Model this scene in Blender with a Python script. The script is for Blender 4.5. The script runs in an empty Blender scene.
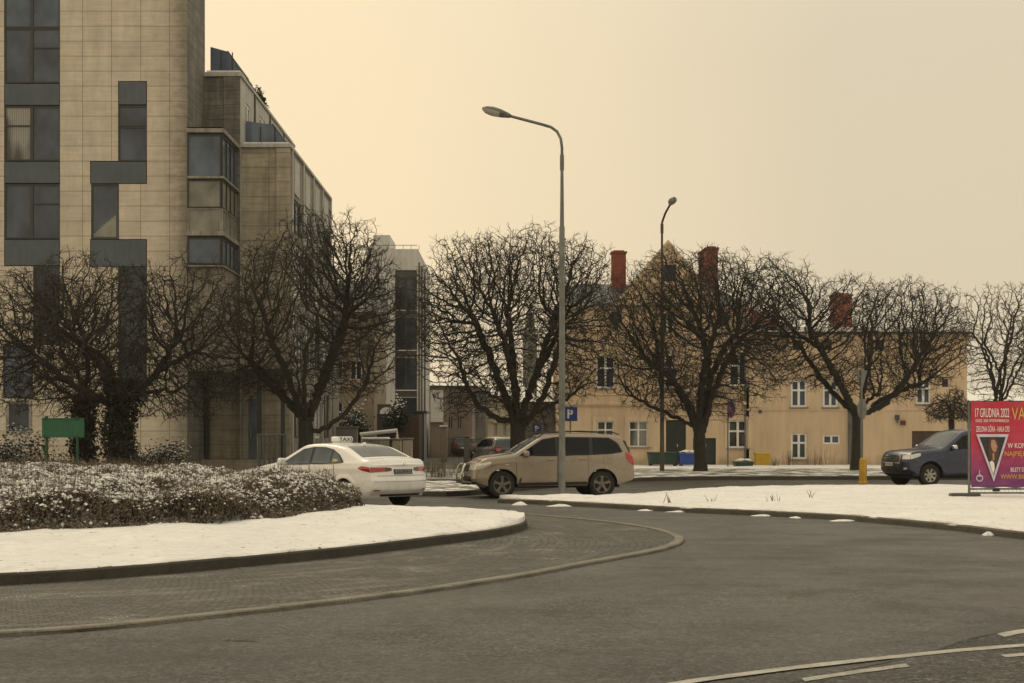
import bpy, math, random
import numpy as np
from mathutils import Vector, Matrix, noise as mnoise
random.seed(7); RNG = np.random.default_rng(7)
SC = bpy.context.scene; COL = SC.collection
F = 1422.0; HZ = 436.0; EYE = 1.6          # focal length in pixels, horizon row, eye height (m)
def X(px, Z): return (px - 512.0) * Z / F
def H(py, Z): return EYE + (HZ - py) * Z / F
R = math.radians
# ------------------------------------------------------------------ materials
MATS = {}
def nodes(name):
    m = bpy.data.materials.new(name); m.use_nodes = True
    nt = m.node_tree; b = nt.nodes['Principled BSDF']
    MATS[name] = m
    return m, nt, b
def N(nt, t, **kw):
    n = nt.nodes.new(t)
    for k, v in kw.items():
        if k.startswith('i_'): n.inputs[k[2:].replace('_', ' ')].default_value = v
        else: setattr(n, k, v)
    return n
def ramp(nt, src, stops):
    r = nt.nodes.new('ShaderNodeValToRGB'); e = r.color_ramp.elements
    while len(e) < len(stops): e.new(0.5)
    for k, (p, c) in enumerate(stops):
        e[k].position = p; e[k].color = (c, c, c, 1) if isinstance(c, (int, float)) else (*c, 1)
    nt.links.new(src, r.inputs[0]); return r.outputs[0]
def mixc(nt, fac, a, b, mode='MIX'):
    n = nt.nodes.new('ShaderNodeMix'); n.data_type = 'RGBA'; n.blend_type = mode
    for sock, v in ((n.inputs[0], fac), (n.inputs[6], a), (n.inputs[7], b)):
        if isinstance(v, (int, float)): sock.default_value = v
        elif isinstance(v, tuple): sock.default_value = (*v, 1)
        else: nt.links.new(v, sock)
    return n.outputs[2]
def noise(nt, vec, scale, detail=4, rough=.6):
    n = N(nt, 'ShaderNodeTexNoise'); n.inputs['Scale'].default_value = scale
    n.inputs['Detail'].default_value = detail; n.inputs['Roughness'].default_value = rough
    if vec is not None: nt.links.new(vec, n.inputs['Vector'])
    return n.outputs['Fac']
def coords(nt, scale=(1, 1, 1)):
    t = N(nt, 'ShaderNodeTexCoord'); mp = N(nt, 'ShaderNodeMapping'); mp.inputs['Scale'].default_value = scale
    nt.links.new(t.outputs['Object'], mp.inputs['Vector']); return mp.outputs[0]
def bump(nt, b, h, strength=.3, dist=.02):
    n = N(nt, 'ShaderNodeBump'); n.inputs['Strength'].default_value = strength; n.inputs['Distance'].default_value = dist
    nt.links.new(h, n.inputs['Height']); nt.links.new(n.outputs[0], b.inputs['Normal'])
def mat(name, col, rough=.6, metal=0, var=.25, scale=6, bmp=0, coat=0, streak=0):
    """plain surface with two scales of colour variation"""
    m, nt, b = nodes(name)
    v = coords(nt)
    n1 = noise(nt, v, scale); f = ramp(nt, n1, [(.3, 1 - var), (.7, 1 + var * .4)])
    c = mixc(nt, 1.0, tuple(col), f, 'MULTIPLY')
    if streak:
        n2 = noise(nt, coords(nt, (3, 3, .25)), 2.2); s = ramp(nt, n2, [(.42, 1 - streak), (.62, 1.0)])
        c = mixc(nt, 1.0, c, s, 'MULTIPLY')
    nt.links.new(c, b.inputs['Base Color'])
    b.inputs['Roughness'].default_value = rough; b.inputs['Metallic'].default_value = metal
    if coat: b.inputs['Coat Weight'].default_value = coat; b.inputs['Coat Roughness'].default_value = .05
    if bmp: bump(nt, b, noise(nt, v, scale * 8), bmp)
    return m
def snow_over(nt, c, vec, amount, scale=9):
    """patches of lying snow on faces that point up"""
    g = N(nt, 'ShaderNodeNewGeometry'); s = N(nt, 'ShaderNodeSeparateXYZ'); nt.links.new(g.outputs['Normal'], s.inputs[0])
    up = ramp(nt, s.outputs[2], [(.55, 0.), (.85, 1.)]); p = ramp(nt, noise(nt, vec, scale), [(amount - .04, 1.), (amount + .04, 0.)])
    k = N(nt, 'ShaderNodeMath', operation='MULTIPLY'); nt.links.new(up, k.inputs[0]); nt.links.new(p, k.inputs[1])
    return mixc(nt, k.outputs[0], c, (.86, .86, .86))

def m_snow(name, specks=.30, thin=0.0):
    m, nt, b = nodes(name); v = coords(nt)
    base = mixc(nt, ramp(nt, noise(nt, v, .7), [(.35, 0.), (.7, 1.)]), (.82, .81, .79), (.92, .91, .89))
    base = mixc(nt, 1.0, base, ramp(nt, noise(nt, coords(nt, (1, 2.2, 1)), 4.5, 8, .75), [(.36, .86), (.56, 1.03)]), 'MULTIPLY')
    sp = ramp(nt, noise(nt, v, 5.5, 7, .78), [(specks - .02, 1.), (specks + .02, 0.)])
    vo = N(nt, 'ShaderNodeTexVoronoi'); vo.inputs['Scale'].default_value = 6.5; nt.links.new(v, vo.inputs['Vector'])
    sc_ = N(nt, 'ShaderNodeSeparateColor'); nt.links.new(vo.outputs['Color'], sc_.inputs[0])
    dots = N(nt, 'ShaderNodeMath', operation='MULTIPLY'); nt.links.new(ramp(nt, vo.outputs['Distance'], [(.10, 1.), (.22, 0.)]), dots.inputs[0])
    pat = N(nt, 'ShaderNodeMath', operation='MULTIPLY'); nt.links.new(ramp(nt, sc_.outputs[0], [(.66, 0.), (.7, 1.)]), pat.inputs[0]); nt.links.new(ramp(nt, noise(nt, v, .55, 4, .6), [(.47, 0.), (.58, 1.)]), pat.inputs[1])
    nt.links.new(pat.outputs[0], dots.inputs[1])
    c = mixc(nt, sp, base, (.10, .09, .06)); c = mixc(nt, dots.outputs[0], c, (.12, .10, .065))
    if thin:
        big = ramp(nt, noise(nt, coords(nt, (1, 1.6, 1)), 1.1, 8, .72), [(thin - .05, 1.), (thin + .05, 0.)])
        c = mixc(nt, big, c, mixc(nt, noise(nt, v, 12), (.055, .05, .035), (.15, .135, .09)))
    nt.links.new(c, b.inputs['Base Color']); b.inputs['Roughness'].default_value = .75
    b.inputs['Specular IOR Level'].default_value = .2
    bump(nt, b, noise(nt, v, 4.5, 9, .72), .9, .07)
    return m
M_SNOW = m_snow('snow_lawn', .365); M_SNOWT = m_snow('snow_thin', .36, .50); M_SNOWP = m_snow('snow_cap', .0)

def m_asphalt(name, a, bcol, rough=.62):
    m, nt, b = nodes(name); v = coords(nt)
    big = ramp(nt, noise(nt, coords(nt, (.10, .35, 1)), 1.6, 5), [(.32, 0.), (.68, 1.)])
    c = mixc(nt, big, a, bcol)
    grain = ramp(nt, noise(nt, v, 34, 5, .85), [(.30, .45), (.5, 1.0), (.70, 1.6)])
    c = mixc(nt, 1.0, c, grain, 'MULTIPLY')
    c = mixc(nt, 1.0, c, ramp(nt, noise(nt, v, 9, 5, .8), [(.32, .72), (.5, 1.0), (.68, 1.25)]), 'MULTIPLY')
    vo = N(nt, 'ShaderNodeTexVoronoi'); vo.inputs['Scale'].default_value = 42; nt.links.new(v, vo.inputs['Vector'])
    sv_ = N(nt, 'ShaderNodeSeparateColor'); nt.links.new(vo.outputs['Color'], sv_.inputs[0])
    c = mixc(nt, 1.0, c, ramp(nt, sv_.outputs[0], [(.0, .25), (.4, .85), (.8, 1.15), (1.0, 2.1)]), 'MULTIPLY')
    blot = ramp(nt, noise(nt, v, .9, 8, .7), [(.38, .78), (.55, 1.05)])
    c = mixc(nt, 1.0, c, blot, 'MULTIPLY')
    sp_ = N(nt, 'ShaderNodeSeparateXYZ'); nt.links.new(v, sp_.inputs[0])
    def mm(op, a, b_):
        n = N(nt, 'ShaderNodeMath', operation=op)
        for i_, q in enumerate((a, b_)):
            if isinstance(q, (int, float)): n.inputs[i_].default_value = q
            else: nt.links.new(q, n.inputs[i_])
        return n.outputs[0]
    ex, ey = mm('ADD', sp_.outputs[0], 7.6), mm('SUBTRACT', sp_.outputs[1], 21.5); rd = mm('SQRT', mm('ADD', mm('MULTIPLY', ex, ex), mm('MULTIPLY', ey, ey)), 0.0); an = mm('ARCTAN2', ey, ex)
    cv = N(nt, 'ShaderNodeCombineXYZ'); nt.links.new(mm('MULTIPLY', an, 1.2), cv.inputs[0]); nt.links.new(mm('MULTIPLY', rd, .75), cv.inputs[1])
    c = mixc(nt, 1.0, c, ramp(nt, noise(nt, cv.outputs[0], 1.0, 4, .55), [(.36, .80), (.52, 1.0), (.66, 1.10)]), 'MULTIPLY')     # worn wheel tracks round the circle
    crk = N(nt, 'ShaderNodeTexVoronoi', feature='DISTANCE_TO_EDGE'); crk.inputs['Scale'].default_value = .16
    wv = N(nt, 'ShaderNodeMix', data_type='VECTOR'); wv.inputs[0].default_value = .12
    nz = N(nt, 'ShaderNodeTexNoise'); nz.inputs['Scale'].default_value = 1.4; nz.inputs['Detail'].default_value = 6
    nt.links.new(v, nz.inputs['Vector']); nt.links.new(v, wv.inputs[4]); nt.links.new(nz.outputs['Color'], wv.inputs[5])
    nt.links.new(wv.outputs[1], crk.inputs['Vector'])
    ck = ramp(nt, crk.outputs['Distance'], [(.0, .55), (.006, 1.)])
    c = mixc(nt, .55, c, mixc(nt, 1.0, c, ck, 'MULTIPLY'))
    nt.links.new(c, b.inputs['Base Color'])
    rr = ramp(nt, noise(nt, v, .6, 5), [(.35, rough - .14), (.65, rough + .12)]); nt.links.new(rr, b.inputs['Roughness']); b.inputs['Specular IOR Level'].default_value = .32
    bump(nt, b, noise(nt, v, 48, 4, .85), .9, .015)
    return m
M_ASPH = m_asphalt('asphalt', (.055, .054, .050), (.086, .083, .077), .46); M_ASPH2 = m_asphalt('asphalt_old', (.070, .068, .062), (.098, .094, .086), .7)
M_ASPHD = m_asphalt('asphalt_wet', (.05, .048, .044), (.085, .08, .072), .45)

def m_setts(cx, cy):
    m, nt, b = nodes('granite_setts'); v = coords(nt)
    s = N(nt, 'ShaderNodeSeparateXYZ'); nt.links.new(v, s.inputs[0])
    def M(op, a, bb=None):
        n = N(nt, 'ShaderNodeMath', operation=op)
        for i, q in enumerate((a, bb)):
            if q is None: continue
            if isinstance(q, (int, float)): n.inputs[i].default_value = q
            else: nt.links.new(q, n.inputs[i])
        return n.outputs[0]
    dx = M('SUBTRACT', s.outputs[0], cx); dy = M('SUBTRACT', s.outputs[1], cy)
    rad = M('SQRT', M('ADD', M('MULTIPLY', dx, dx), M('MULTIPLY', dy, dy)))
    ang = M('MULTIPLY', M('ARCTAN2', dy, dx), 10.0)
    cb = N(nt, 'ShaderNodeCombineXYZ'); wob = noise(nt, v, 7, 3); nt.links.new(M('ADD', ang, M('MULTIPLY', wob, .10)), cb.inputs[0]); nt.links.new(M('ADD', rad, M('MULTIPLY', noise(nt, v, 5, 3), .09)), cb.inputs[1])
    br = N(nt, 'ShaderNodeTexBrick'); nt.links.new(cb.outputs[0], br.inputs['Vector'])
    br.inputs['Scale'].default_value = 1; br.inputs['Brick Width'].default_value = .105; br.inputs['Row Height'].default_value = .10
    br.inputs['Mortar Size'].default_value = .012; br.inputs['Mortar Smooth'].default_value = .8
    br.inputs['Color1'].default_value = (.048, .044, .037, 1); br.inputs['Color2'].default_value = (.092, .085, .072, 1)
    br.inputs['Mortar'].default_value = (.040, .037, .031, 1)
    c = mixc(nt, 1.0, br.outputs['Color'], ramp(nt, noise(nt, v, .8, 6), [(.35, .75), (.65, 1.25)]), 'MULTIPLY')
    # old snow caught in some of the joints
    js = M('MULTIPLY', br.outputs['Fac'], ramp(nt, noise(nt, v, 1.1, 6, .7), [(.55, 0.), (.64, 1.)]))
    c = mixc(nt, js, c, (.34, .33, .31))
    # lighter streaks that follow the rows
    cb2 = N(nt, 'ShaderNodeCombineXYZ'); nt.links.new(M('MULTIPLY', ang, .25), cb2.inputs[0]); nt.links.new(M('MULTIPLY', rad, 3.2), cb2.inputs[1])
    c = mixc(nt, ramp(nt, noise(nt, cb2.outputs[0], 1.3, 4), [(.55, 0.), (.70, .5)]), c, (.22, .205, .18))
    c = mixc(nt, 1.0, c, ramp(nt, noise(nt, v, 24, 5, .8), [(.3, .40), (.7, 1.65)]), 'MULTIPLY')
    nt.links.new(c, b.inputs['Base Color']); b.inputs['Roughness'].default_value = .7
    bump(nt, b, M('SUBTRACT', 1.0, br.outputs['Fac']), .8, .02)
    return m
M_SETT = m_setts(-7.6, 21.5)
def m_kerb(name, c0, amount=.0):
    m, nt, b = nodes(name); v = coords(nt)
    c = mixc(nt, 1.0, c0, ramp(nt, noise(nt, v, 2.0, 8, .7), [(.3, .6), (.7, 1.25)]), 'MULTIPLY')
    c = mixc(nt, 1.0, c, ramp(nt, noise(nt, v, 40, 3), [(.3, .75), (.7, 1.2)]), 'MULTIPLY')
    if amount: c = snow_over(nt, c, v, amount, 1.6)
    nt.links.new(c, b.inputs['Base Color']); b.inputs['Roughness'].default_value = .8
    bump(nt, b, noise(nt, v, 30), .4, .02); return m
M_KERB = m_kerb('kerb_dark_wet', (.055, .049, .038)); M_KERBL = m_kerb('kerb_pale', (.205, .188, .152)); M_KERBM = m_kerb('kerb_stone', (.10, .092, .072), .36)

def m_stone(name, c1, c2, bw=1.16, rh=.6, ox=0, oz=0, stain=.35, corner=None):
    m, nt, b = nodes(name); t = N(nt, 'ShaderNodeTexCoord'); s = N(nt, 'ShaderNodeSeparateXYZ'); nt.links.new(t.outputs['Object'], s.inputs[0])
    ad = N(nt, 'ShaderNodeMath', operation='ADD'); nt.links.new(s.outputs[0], ad.inputs[0]); nt.links.new(s.outputs[1], ad.inputs[1])
    cb = N(nt, 'ShaderNodeCombineXYZ'); nt.links.new(ad.outputs[0], cb.inputs[0]); nt.links.new(s.outputs[2], cb.inputs[1])
    mp = N(nt, 'ShaderNodeMapping'); mp.inputs['Location'].default_value = (ox, oz, 0); nt.links.new(cb.outputs[0], mp.inputs[0])
    br = N(nt, 'ShaderNodeTexBrick', offset=0.0); nt.links.new(mp.outputs[0], br.inputs['Vector'])
    for k, q in (('Scale', 1), ('Brick Width', bw), ('Row Height', rh), ('Mortar Size', .013), ('Mortar Smooth', .2), ('Bias', 0)): br.inputs[k].default_value = q
    br.inputs['Color1'].default_value = (*c1, 1); br.inputs['Color2'].default_value = (*c2, 1); br.inputs['Mortar'].default_value = tuple(q * .42 for q in c1) + (1,)
    v = t.outputs['Object']
    c = mixc(nt, 1.0, br.outputs['Color'], ramp(nt, noise(nt, v, 1.3, 8, .7), [(.3, 1 - stain * .6), (.65, 1.06)]), 'MULTIPLY')
    st = ramp(nt, noise(nt, coords(nt, (1.6, 1.6, .3)), 1.1, 8, .7), [(.36, 1 - stain * .8), (.60, 1.0)])
    c = mixc(nt, 1.0, c, st, 'MULTIPLY')
    hs = ramp(nt, noise(nt, coords(nt, (.5, .5, 6)), 1.2, 6, .7), [(.42, 1 - stain * .45), (.56, 1.0)])
    c = mixc(nt, 1.0, c, hs, 'MULTIPLY')
    if corner is not None:      # sooty weathering beside the exposed corner (x0 = corner, fades inwards)
        d = N(nt, 'ShaderNodeMath', operation='SUBTRACT'); d.inputs[0].default_value = corner; nt.links.new(s.outputs[0], d.inputs[1])
        nn = N(nt, 'ShaderNodeMath', operation='ADD'); nt.links.new(d.outputs[0], nn.inputs[0])
        k = N(nt, 'ShaderNodeMath', operation='MULTIPLY'); nt.links.new(noise(nt, coords(nt, (1, 1, 2.2)), 1.5, 8, .75), k.inputs[0]); k.inputs[1].default_value = 1.5
        nt.links.new(k.outputs[0], nn.inputs[1])
        c = mixc(nt, 1.0, c, ramp(nt, mulv(nt, nn.outputs[0], .4), [(.35, .42), (.62, .85), (.9, 1.0)]), 'MULTIPLY')
    nt.links.new(c, b.inputs['Base Color']); b.inputs['Roughness'].default_value = .75
    bump(nt, b, br.outputs['Fac'], -.5, .015); return m
def mulv(nt, s, k):
    n = N(nt, 'ShaderNodeMath', operation='MULTIPLY'); nt.links.new(s, n.inputs[0]); n.inputs[1].default_value = k; return n.outputs[0]
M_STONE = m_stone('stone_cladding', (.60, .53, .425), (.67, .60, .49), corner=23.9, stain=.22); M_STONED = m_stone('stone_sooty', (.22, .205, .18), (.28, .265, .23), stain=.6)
M_STONEM = m_stone('stone_mid', (.44, .385, .29), (.50, .44, .34), rh=.62, stain=.4)
M_CONC = mat('concrete_grey', (.33, .31, .27), .8, var=.35, scale=2, streak=.35, bmp=.15)
M_LGREY = mat('panel_pale', (.52, .51, .47), .7, var=.2, scale=1.5, streak=.2)
M_SPAN = mat('spandrel_glass', (.058, .086, .112), .22, var=.25, scale=.8, streak=.15)
def m_glass(name, c, rough=.07, curtain=0):
    m, nt, b = nodes(name); v = coords(nt)
    col = mixc(nt, ramp(nt, noise(nt, coords(nt, (.7, .7, .5)), 1.1, 3), [(.35, 0.), (.65, 1.)]), tuple(q * .6 for q in c), tuple(q * 1.35 for q in c))
    if curtain:
        w = N(nt, 'ShaderNodeTexWave', wave_type='BANDS', bands_direction='X'); w.inputs['Scale'].default_value = 3.5; w.inputs['Distortion'].default_value = 2
        nt.links.new(v, w.inputs['Vector']); cc = mixc(nt, w.outputs['Fac'], (.20, .20, .185), (.32, .32, .295))
        col = mixc(nt, ramp(nt, noise(nt, coords(nt, (1, 1, .3)), .9, 2), [(curtain - .06, 1.), (curtain + .06, 0.)]), col, cc)
    nt.links.new(col, b.inputs['Base Color']); b.inputs['Roughness'].default_value = rough
    b.inputs['Specular IOR Level'].default_value = .35 if not name.startswith('car') else .22
    bump(nt, b, noise(nt, v, .9, 1), .04, .05); return m
M_GLASS = m_glass('window_glass', (.062, .078, .108)); M_GLASSB = m_glass('bluish_glass', (.083, .110, .155), .12); M_GLASSC = m_glass('curtained_glass', (.055, .056, .055), .08, .52)
M_GLASSD = m_glass('dark_glass', (.030, .040, .058), .06); M_GLASSF = m_glass('frosted_balcony_glass', (.20, .20, .17), .3)
M_CARG = m_glass('car_glass', (.007, .009, .012), .03); M_CARG2 = m_glass('car_glass_clear', (.085, .105, .12), .05)
M_DFRAME = mat('frame_dark', (.035, .038, .036), .5, var=.2); M_WFRAME = mat('frame_white', (.82, .81, .78), .5, var=.15, scale=3)
def m_render(name, c, dirt=.16):
    m, nt, b = nodes(name); v = coords(nt); gy = sum(c) / 3; c = tuple(q * .80 + gy * .21 for q in c)
    k = mixc(nt, ramp(nt, noise(nt, v, .35, 6), [(.35, 0.), (.65, 1.)]), tuple(q * .9 for q in c), tuple(min(1, q * 1.06) for q in c))
    k = mixc(nt, 1.0, k, ramp(nt, noise(nt, coords(nt, (1.6, 1.6, .16)), 1.4, 7, .65), [(.36, 1 - dirt), (.58, 1.0)]), 'MULTIPLY')
    s = N(nt, 'ShaderNodeSeparateXYZ'); nt.links.new(v, s.inputs[0])
    a = N(nt, 'ShaderNodeMath', operation='ADD'); nt.links.new(mulv(nt, s.outputs[2], .55), a.inputs[0]); nt.links.new(noise(nt, v, 1.6, 6), a.inputs[1])
    k = mixc(nt, 1.0, k, ramp(nt, a.outputs[0], [(.45, .62), (.85, 1.0)]), 'MULTIPLY')     # splash-back dirt on the plinth
    nt.links.new(k, b.inputs['Base Color']); b.inputs['Roughness'].default_value = .88; bump(nt, b, noise(nt, v, 40), .12, .01); return m
M_YELL = m_render('render_ochre', (.68, .49, .295)); M_YELLT = m_render('render_trim', (.70, .52, .32), .2); M_PEACH = m_render('render_peach', (.36, .285, .19)); M_CREAM = m_render('render_cream', (.52, .45, .31))
M_BROWNH = m_render('render_brown', (.29, .215, .165)); M_GREYH = m_render('render_grey', (.19, .175, .145)); M_WHITEH = m_render('render_white', (.64, .63, .60), .2); M_CLADW = mat('white_cladding', (.78, .77, .72), .7, var=.1)
def m_brick(name, c):
    m, nt, b = nodes(name); t = N(nt, 'ShaderNodeTexCoord'); s = N(nt, 'ShaderNodeSeparateXYZ'); nt.links.new(t.outputs['Object'], s.inputs[0])
    ad = N(nt, 'ShaderNodeMath', operation='ADD'); nt.links.new(s.outputs[0], ad.inputs[0]); nt.links.new(s.outputs[1], ad.inputs[1])
    cb = N(nt, 'ShaderNodeCombineXYZ'); nt.links.new(ad.outputs[0], cb.inputs[0]); nt.links.new(s.outputs[2], cb.inputs[1])
    br = N(nt, 'ShaderNodeTexBrick'); nt.links.new(cb.outputs[0], br.inputs['Vector'])
    for k, q in (('Scale', 1), ('Brick Width', .25), ('Row Height', .075), ('Mortar Size', .008)): br.inputs[k].default_value = q
    br.inputs['Color1'].default_value = (*c, 1); br.inputs['Color2'].default_value = tuple(q * .75 for q in c) + (1,); br.inputs['Mortar'].default_value = (.2, .15, .12, 1)
    cc = mixc(nt, 1.0, br.outputs['Color'], ramp(nt, noise(nt, t.outputs['Object'], 1.5, 6), [(.3, .7), (.65, 1.1)]), 'MULTIPLY')
    nt.links.new(cc, b.inputs['Base Color']); b.inputs['Roughness'].default_value = .85; return m
M_BRICK = m_brick('red_brick', (.27, .052, .034)); M_TILE = m_brick('red_roof_tiles', (.34, .065, .045))
def m_bark(name, c):
    m, nt, b = nodes(name); v = coords(nt, (1, 1, .25))
    k = mixc(nt, 1.0, c, ramp(nt, noise(nt, v, 14, 6, .7), [(.3, .45), (.7, 1.5)]), 'MULTIPLY')
    k = mixc(nt, ramp(nt, noise(nt, coords(nt), 1.2, 5), [(.5, 0.), (.75, .5)]), k, (.045, .05, .03))
    k = snow_over(nt, k, coords(nt), .40, 3.5)
    nt.links.new(k, b.inputs['Base Color']); b.inputs['Roughness'].default_value = .9; bump(nt, b, noise(nt, v, 18, 6), .7, .03); return m
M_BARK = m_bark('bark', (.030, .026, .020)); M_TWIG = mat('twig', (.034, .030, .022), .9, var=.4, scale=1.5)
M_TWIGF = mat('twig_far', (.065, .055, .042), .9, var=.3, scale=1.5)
def paint(name, c, flake=0, rough=.26):
    m, nt, b = nodes(name); v = coords(nt)
    k = mixc(nt, ramp(nt, noise(nt, v, 2.2, 6, .65), [(.35, 0.), (.7, 1.)]), tuple(q * .86 for q in c), c)
    s = N(nt, 'ShaderNodeSeparateXYZ'); nt.links.new(v, s.inputs[0])
    a = N(nt, 'ShaderNodeMath', operation='ADD'); nt.links.new(s.outputs[2], a.inputs[0]); nt.links.new(mulv(nt, noise(nt, v, 4, 6), .35), a.inputs[1])
    dirt = ramp(nt, a.outputs[0], [(.35, .6), (.68, .0)])
    k = mixc(nt, dirt, k, (.10, .085, .06))                       # road grime low on the body
    nt.links.new(k, b.inputs['Base Color']); b.inputs['Metallic'].default_value = flake
    rg = ramp(nt, noise(nt, v, 1.5, 3), [(.3, rough - .06), (.7, rough + .14)]); nt.links.new(rg, b.inputs['Roughness'])
    b.inputs['Coat Weight'].default_value = .6; b.inputs['Coat Roughness'].default_value = .12; return m
M_PBEIGE = paint('paint_champagne', (.285, .235, .178), .15); M_PWHITE = paint('paint_white', (.86, .85, .83)); M_PBLUE = paint('paint_navy', (.006, .012, .052), .0, .25)
M_PDARK = paint('paint_dark', (.022, .022, .024), .1); M_PGREY = paint('paint_greyblack', (.04, .04, .042), .2)
M_BLACK = mat('black_plastic', (.018, .018, .017), .6, var=.3, scale=8); M_TYRE = mat('tyre_rubber', (.022, .021, .019), .85, var=.4, scale=9)
M_RIM = mat('rim_alloy', (.42, .40, .36), .35, .85, .3, 9); M_RIMD = mat('rim_dirty_alloy', (.20, .185, .155), .5, .6, .4, 9); M_CHROME = mat('chrome', (.62, .61, .58), .18, .95, .1)
M_STEELC = mat('bull_bar_steel', (.55, .53, .48), .28, .9, .15); M_LRED = mat('lamp_red', (.36, .012, .014), .15, 0, .2, 12, coat=1); M_LCLR = mat('lamp_clear', (.62, .60, .54), .12, .2, .3, 14, coat=1)
M_LDARK = mat('lamp_smoked', (.05, .012, .014), .12, 0, .2, 12, coat=1); M_PLATE = mat('plate_white', (.62, .61, .57), .5, var=.1); M_PLATEB = mat('plate_dim', (.22, .225, .25), .5, var=.1); M_INK = mat('ink_black', (.015, .015, .015), .6, var=.05)
M_SIGNB = mat('sign_blue', (.014, .045, .24), .4, var=.1); M_SIGNW = mat('sign_white', (.78, .78, .76), .45, var=.06); M_SIGNV = mat('sign_violet_blue', (.06, .035, .17), .4, var=.1); M_SIGNR = mat('sign_red', (.42, .03, .05), .4, var=.1); M_SIGNG = mat('sign_back_grey', (.19, .195, .185), .5, .5, .2)
M_GALV = mat('galvanised_steel', (.21, .22, .205), .5, .5, .35, 3, streak=.25); M_LAMPG = mat('luminaire_grey', (.13, .13, .12), .45, .2, .2); M_LENS = mat('lamp_lens', (.40, .38, .33), .25, 0, .2); M_POLED = mat('pole_dark_grey', (.085, .08, .07), .6, .2, .3, 3)
M_GREEN = mat('board_green', (.018, .135, .066), .45, var=.25, scale=3); M_GREEND = mat('post_green', (.014, .075, .042), .5, var=.25, scale=3); M_YBOL = mat('bollard_yellow', (.52, .30, .025), .45, var=.25, scale=4, streak=.2)
M_BINY = mat('bin_yellow', (.55, .36, .02), .5, var=.15); M_BINB = mat('bin_blue', (.02, .075, .33), .45, var=.15); M_BING = mat('bin_green', (.022, .06, .045), .5, var=.25); M_DOORG = mat('door_dark_green', (.018, .028, .022), .5, var=.3, scale=3); M_BRDOOR = mat('garage_brown', (.085, .045, .03), .6, var=.3, scale=3, streak=.2)
M_IVY = mat('ivy_leaf', (.030, .034, .018), .6, var=.6, scale=5); M_LEAFD = mat('evergreen_leaf', (.028, .036, .022), .6, var=.5, scale=6); M_CONIF = mat('conifer', (.020, .030, .020), .7, var=.5, scale=6)
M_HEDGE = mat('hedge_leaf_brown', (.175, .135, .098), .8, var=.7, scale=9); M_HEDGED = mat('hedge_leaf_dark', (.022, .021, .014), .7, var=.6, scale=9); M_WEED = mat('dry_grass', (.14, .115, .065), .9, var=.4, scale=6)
M_PAINTL = m_kerb('road_paint', (.40, .385, .34)); M_TERR = mat('terrace_red_brown', (.085, .05, .038), .8, var=.3, scale=2, streak=.2); M_NAVY = mat('navy_cladding', (.020, .026, .050), .4, var=.2); M_SLATE = mat('slate_dark', (.06, .065, .065), .45, var=.3, scale=2); M_COPPER = mat('steeple_grey_green', (.20, .20, .165), .8, var=.2, scale=1)
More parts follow.
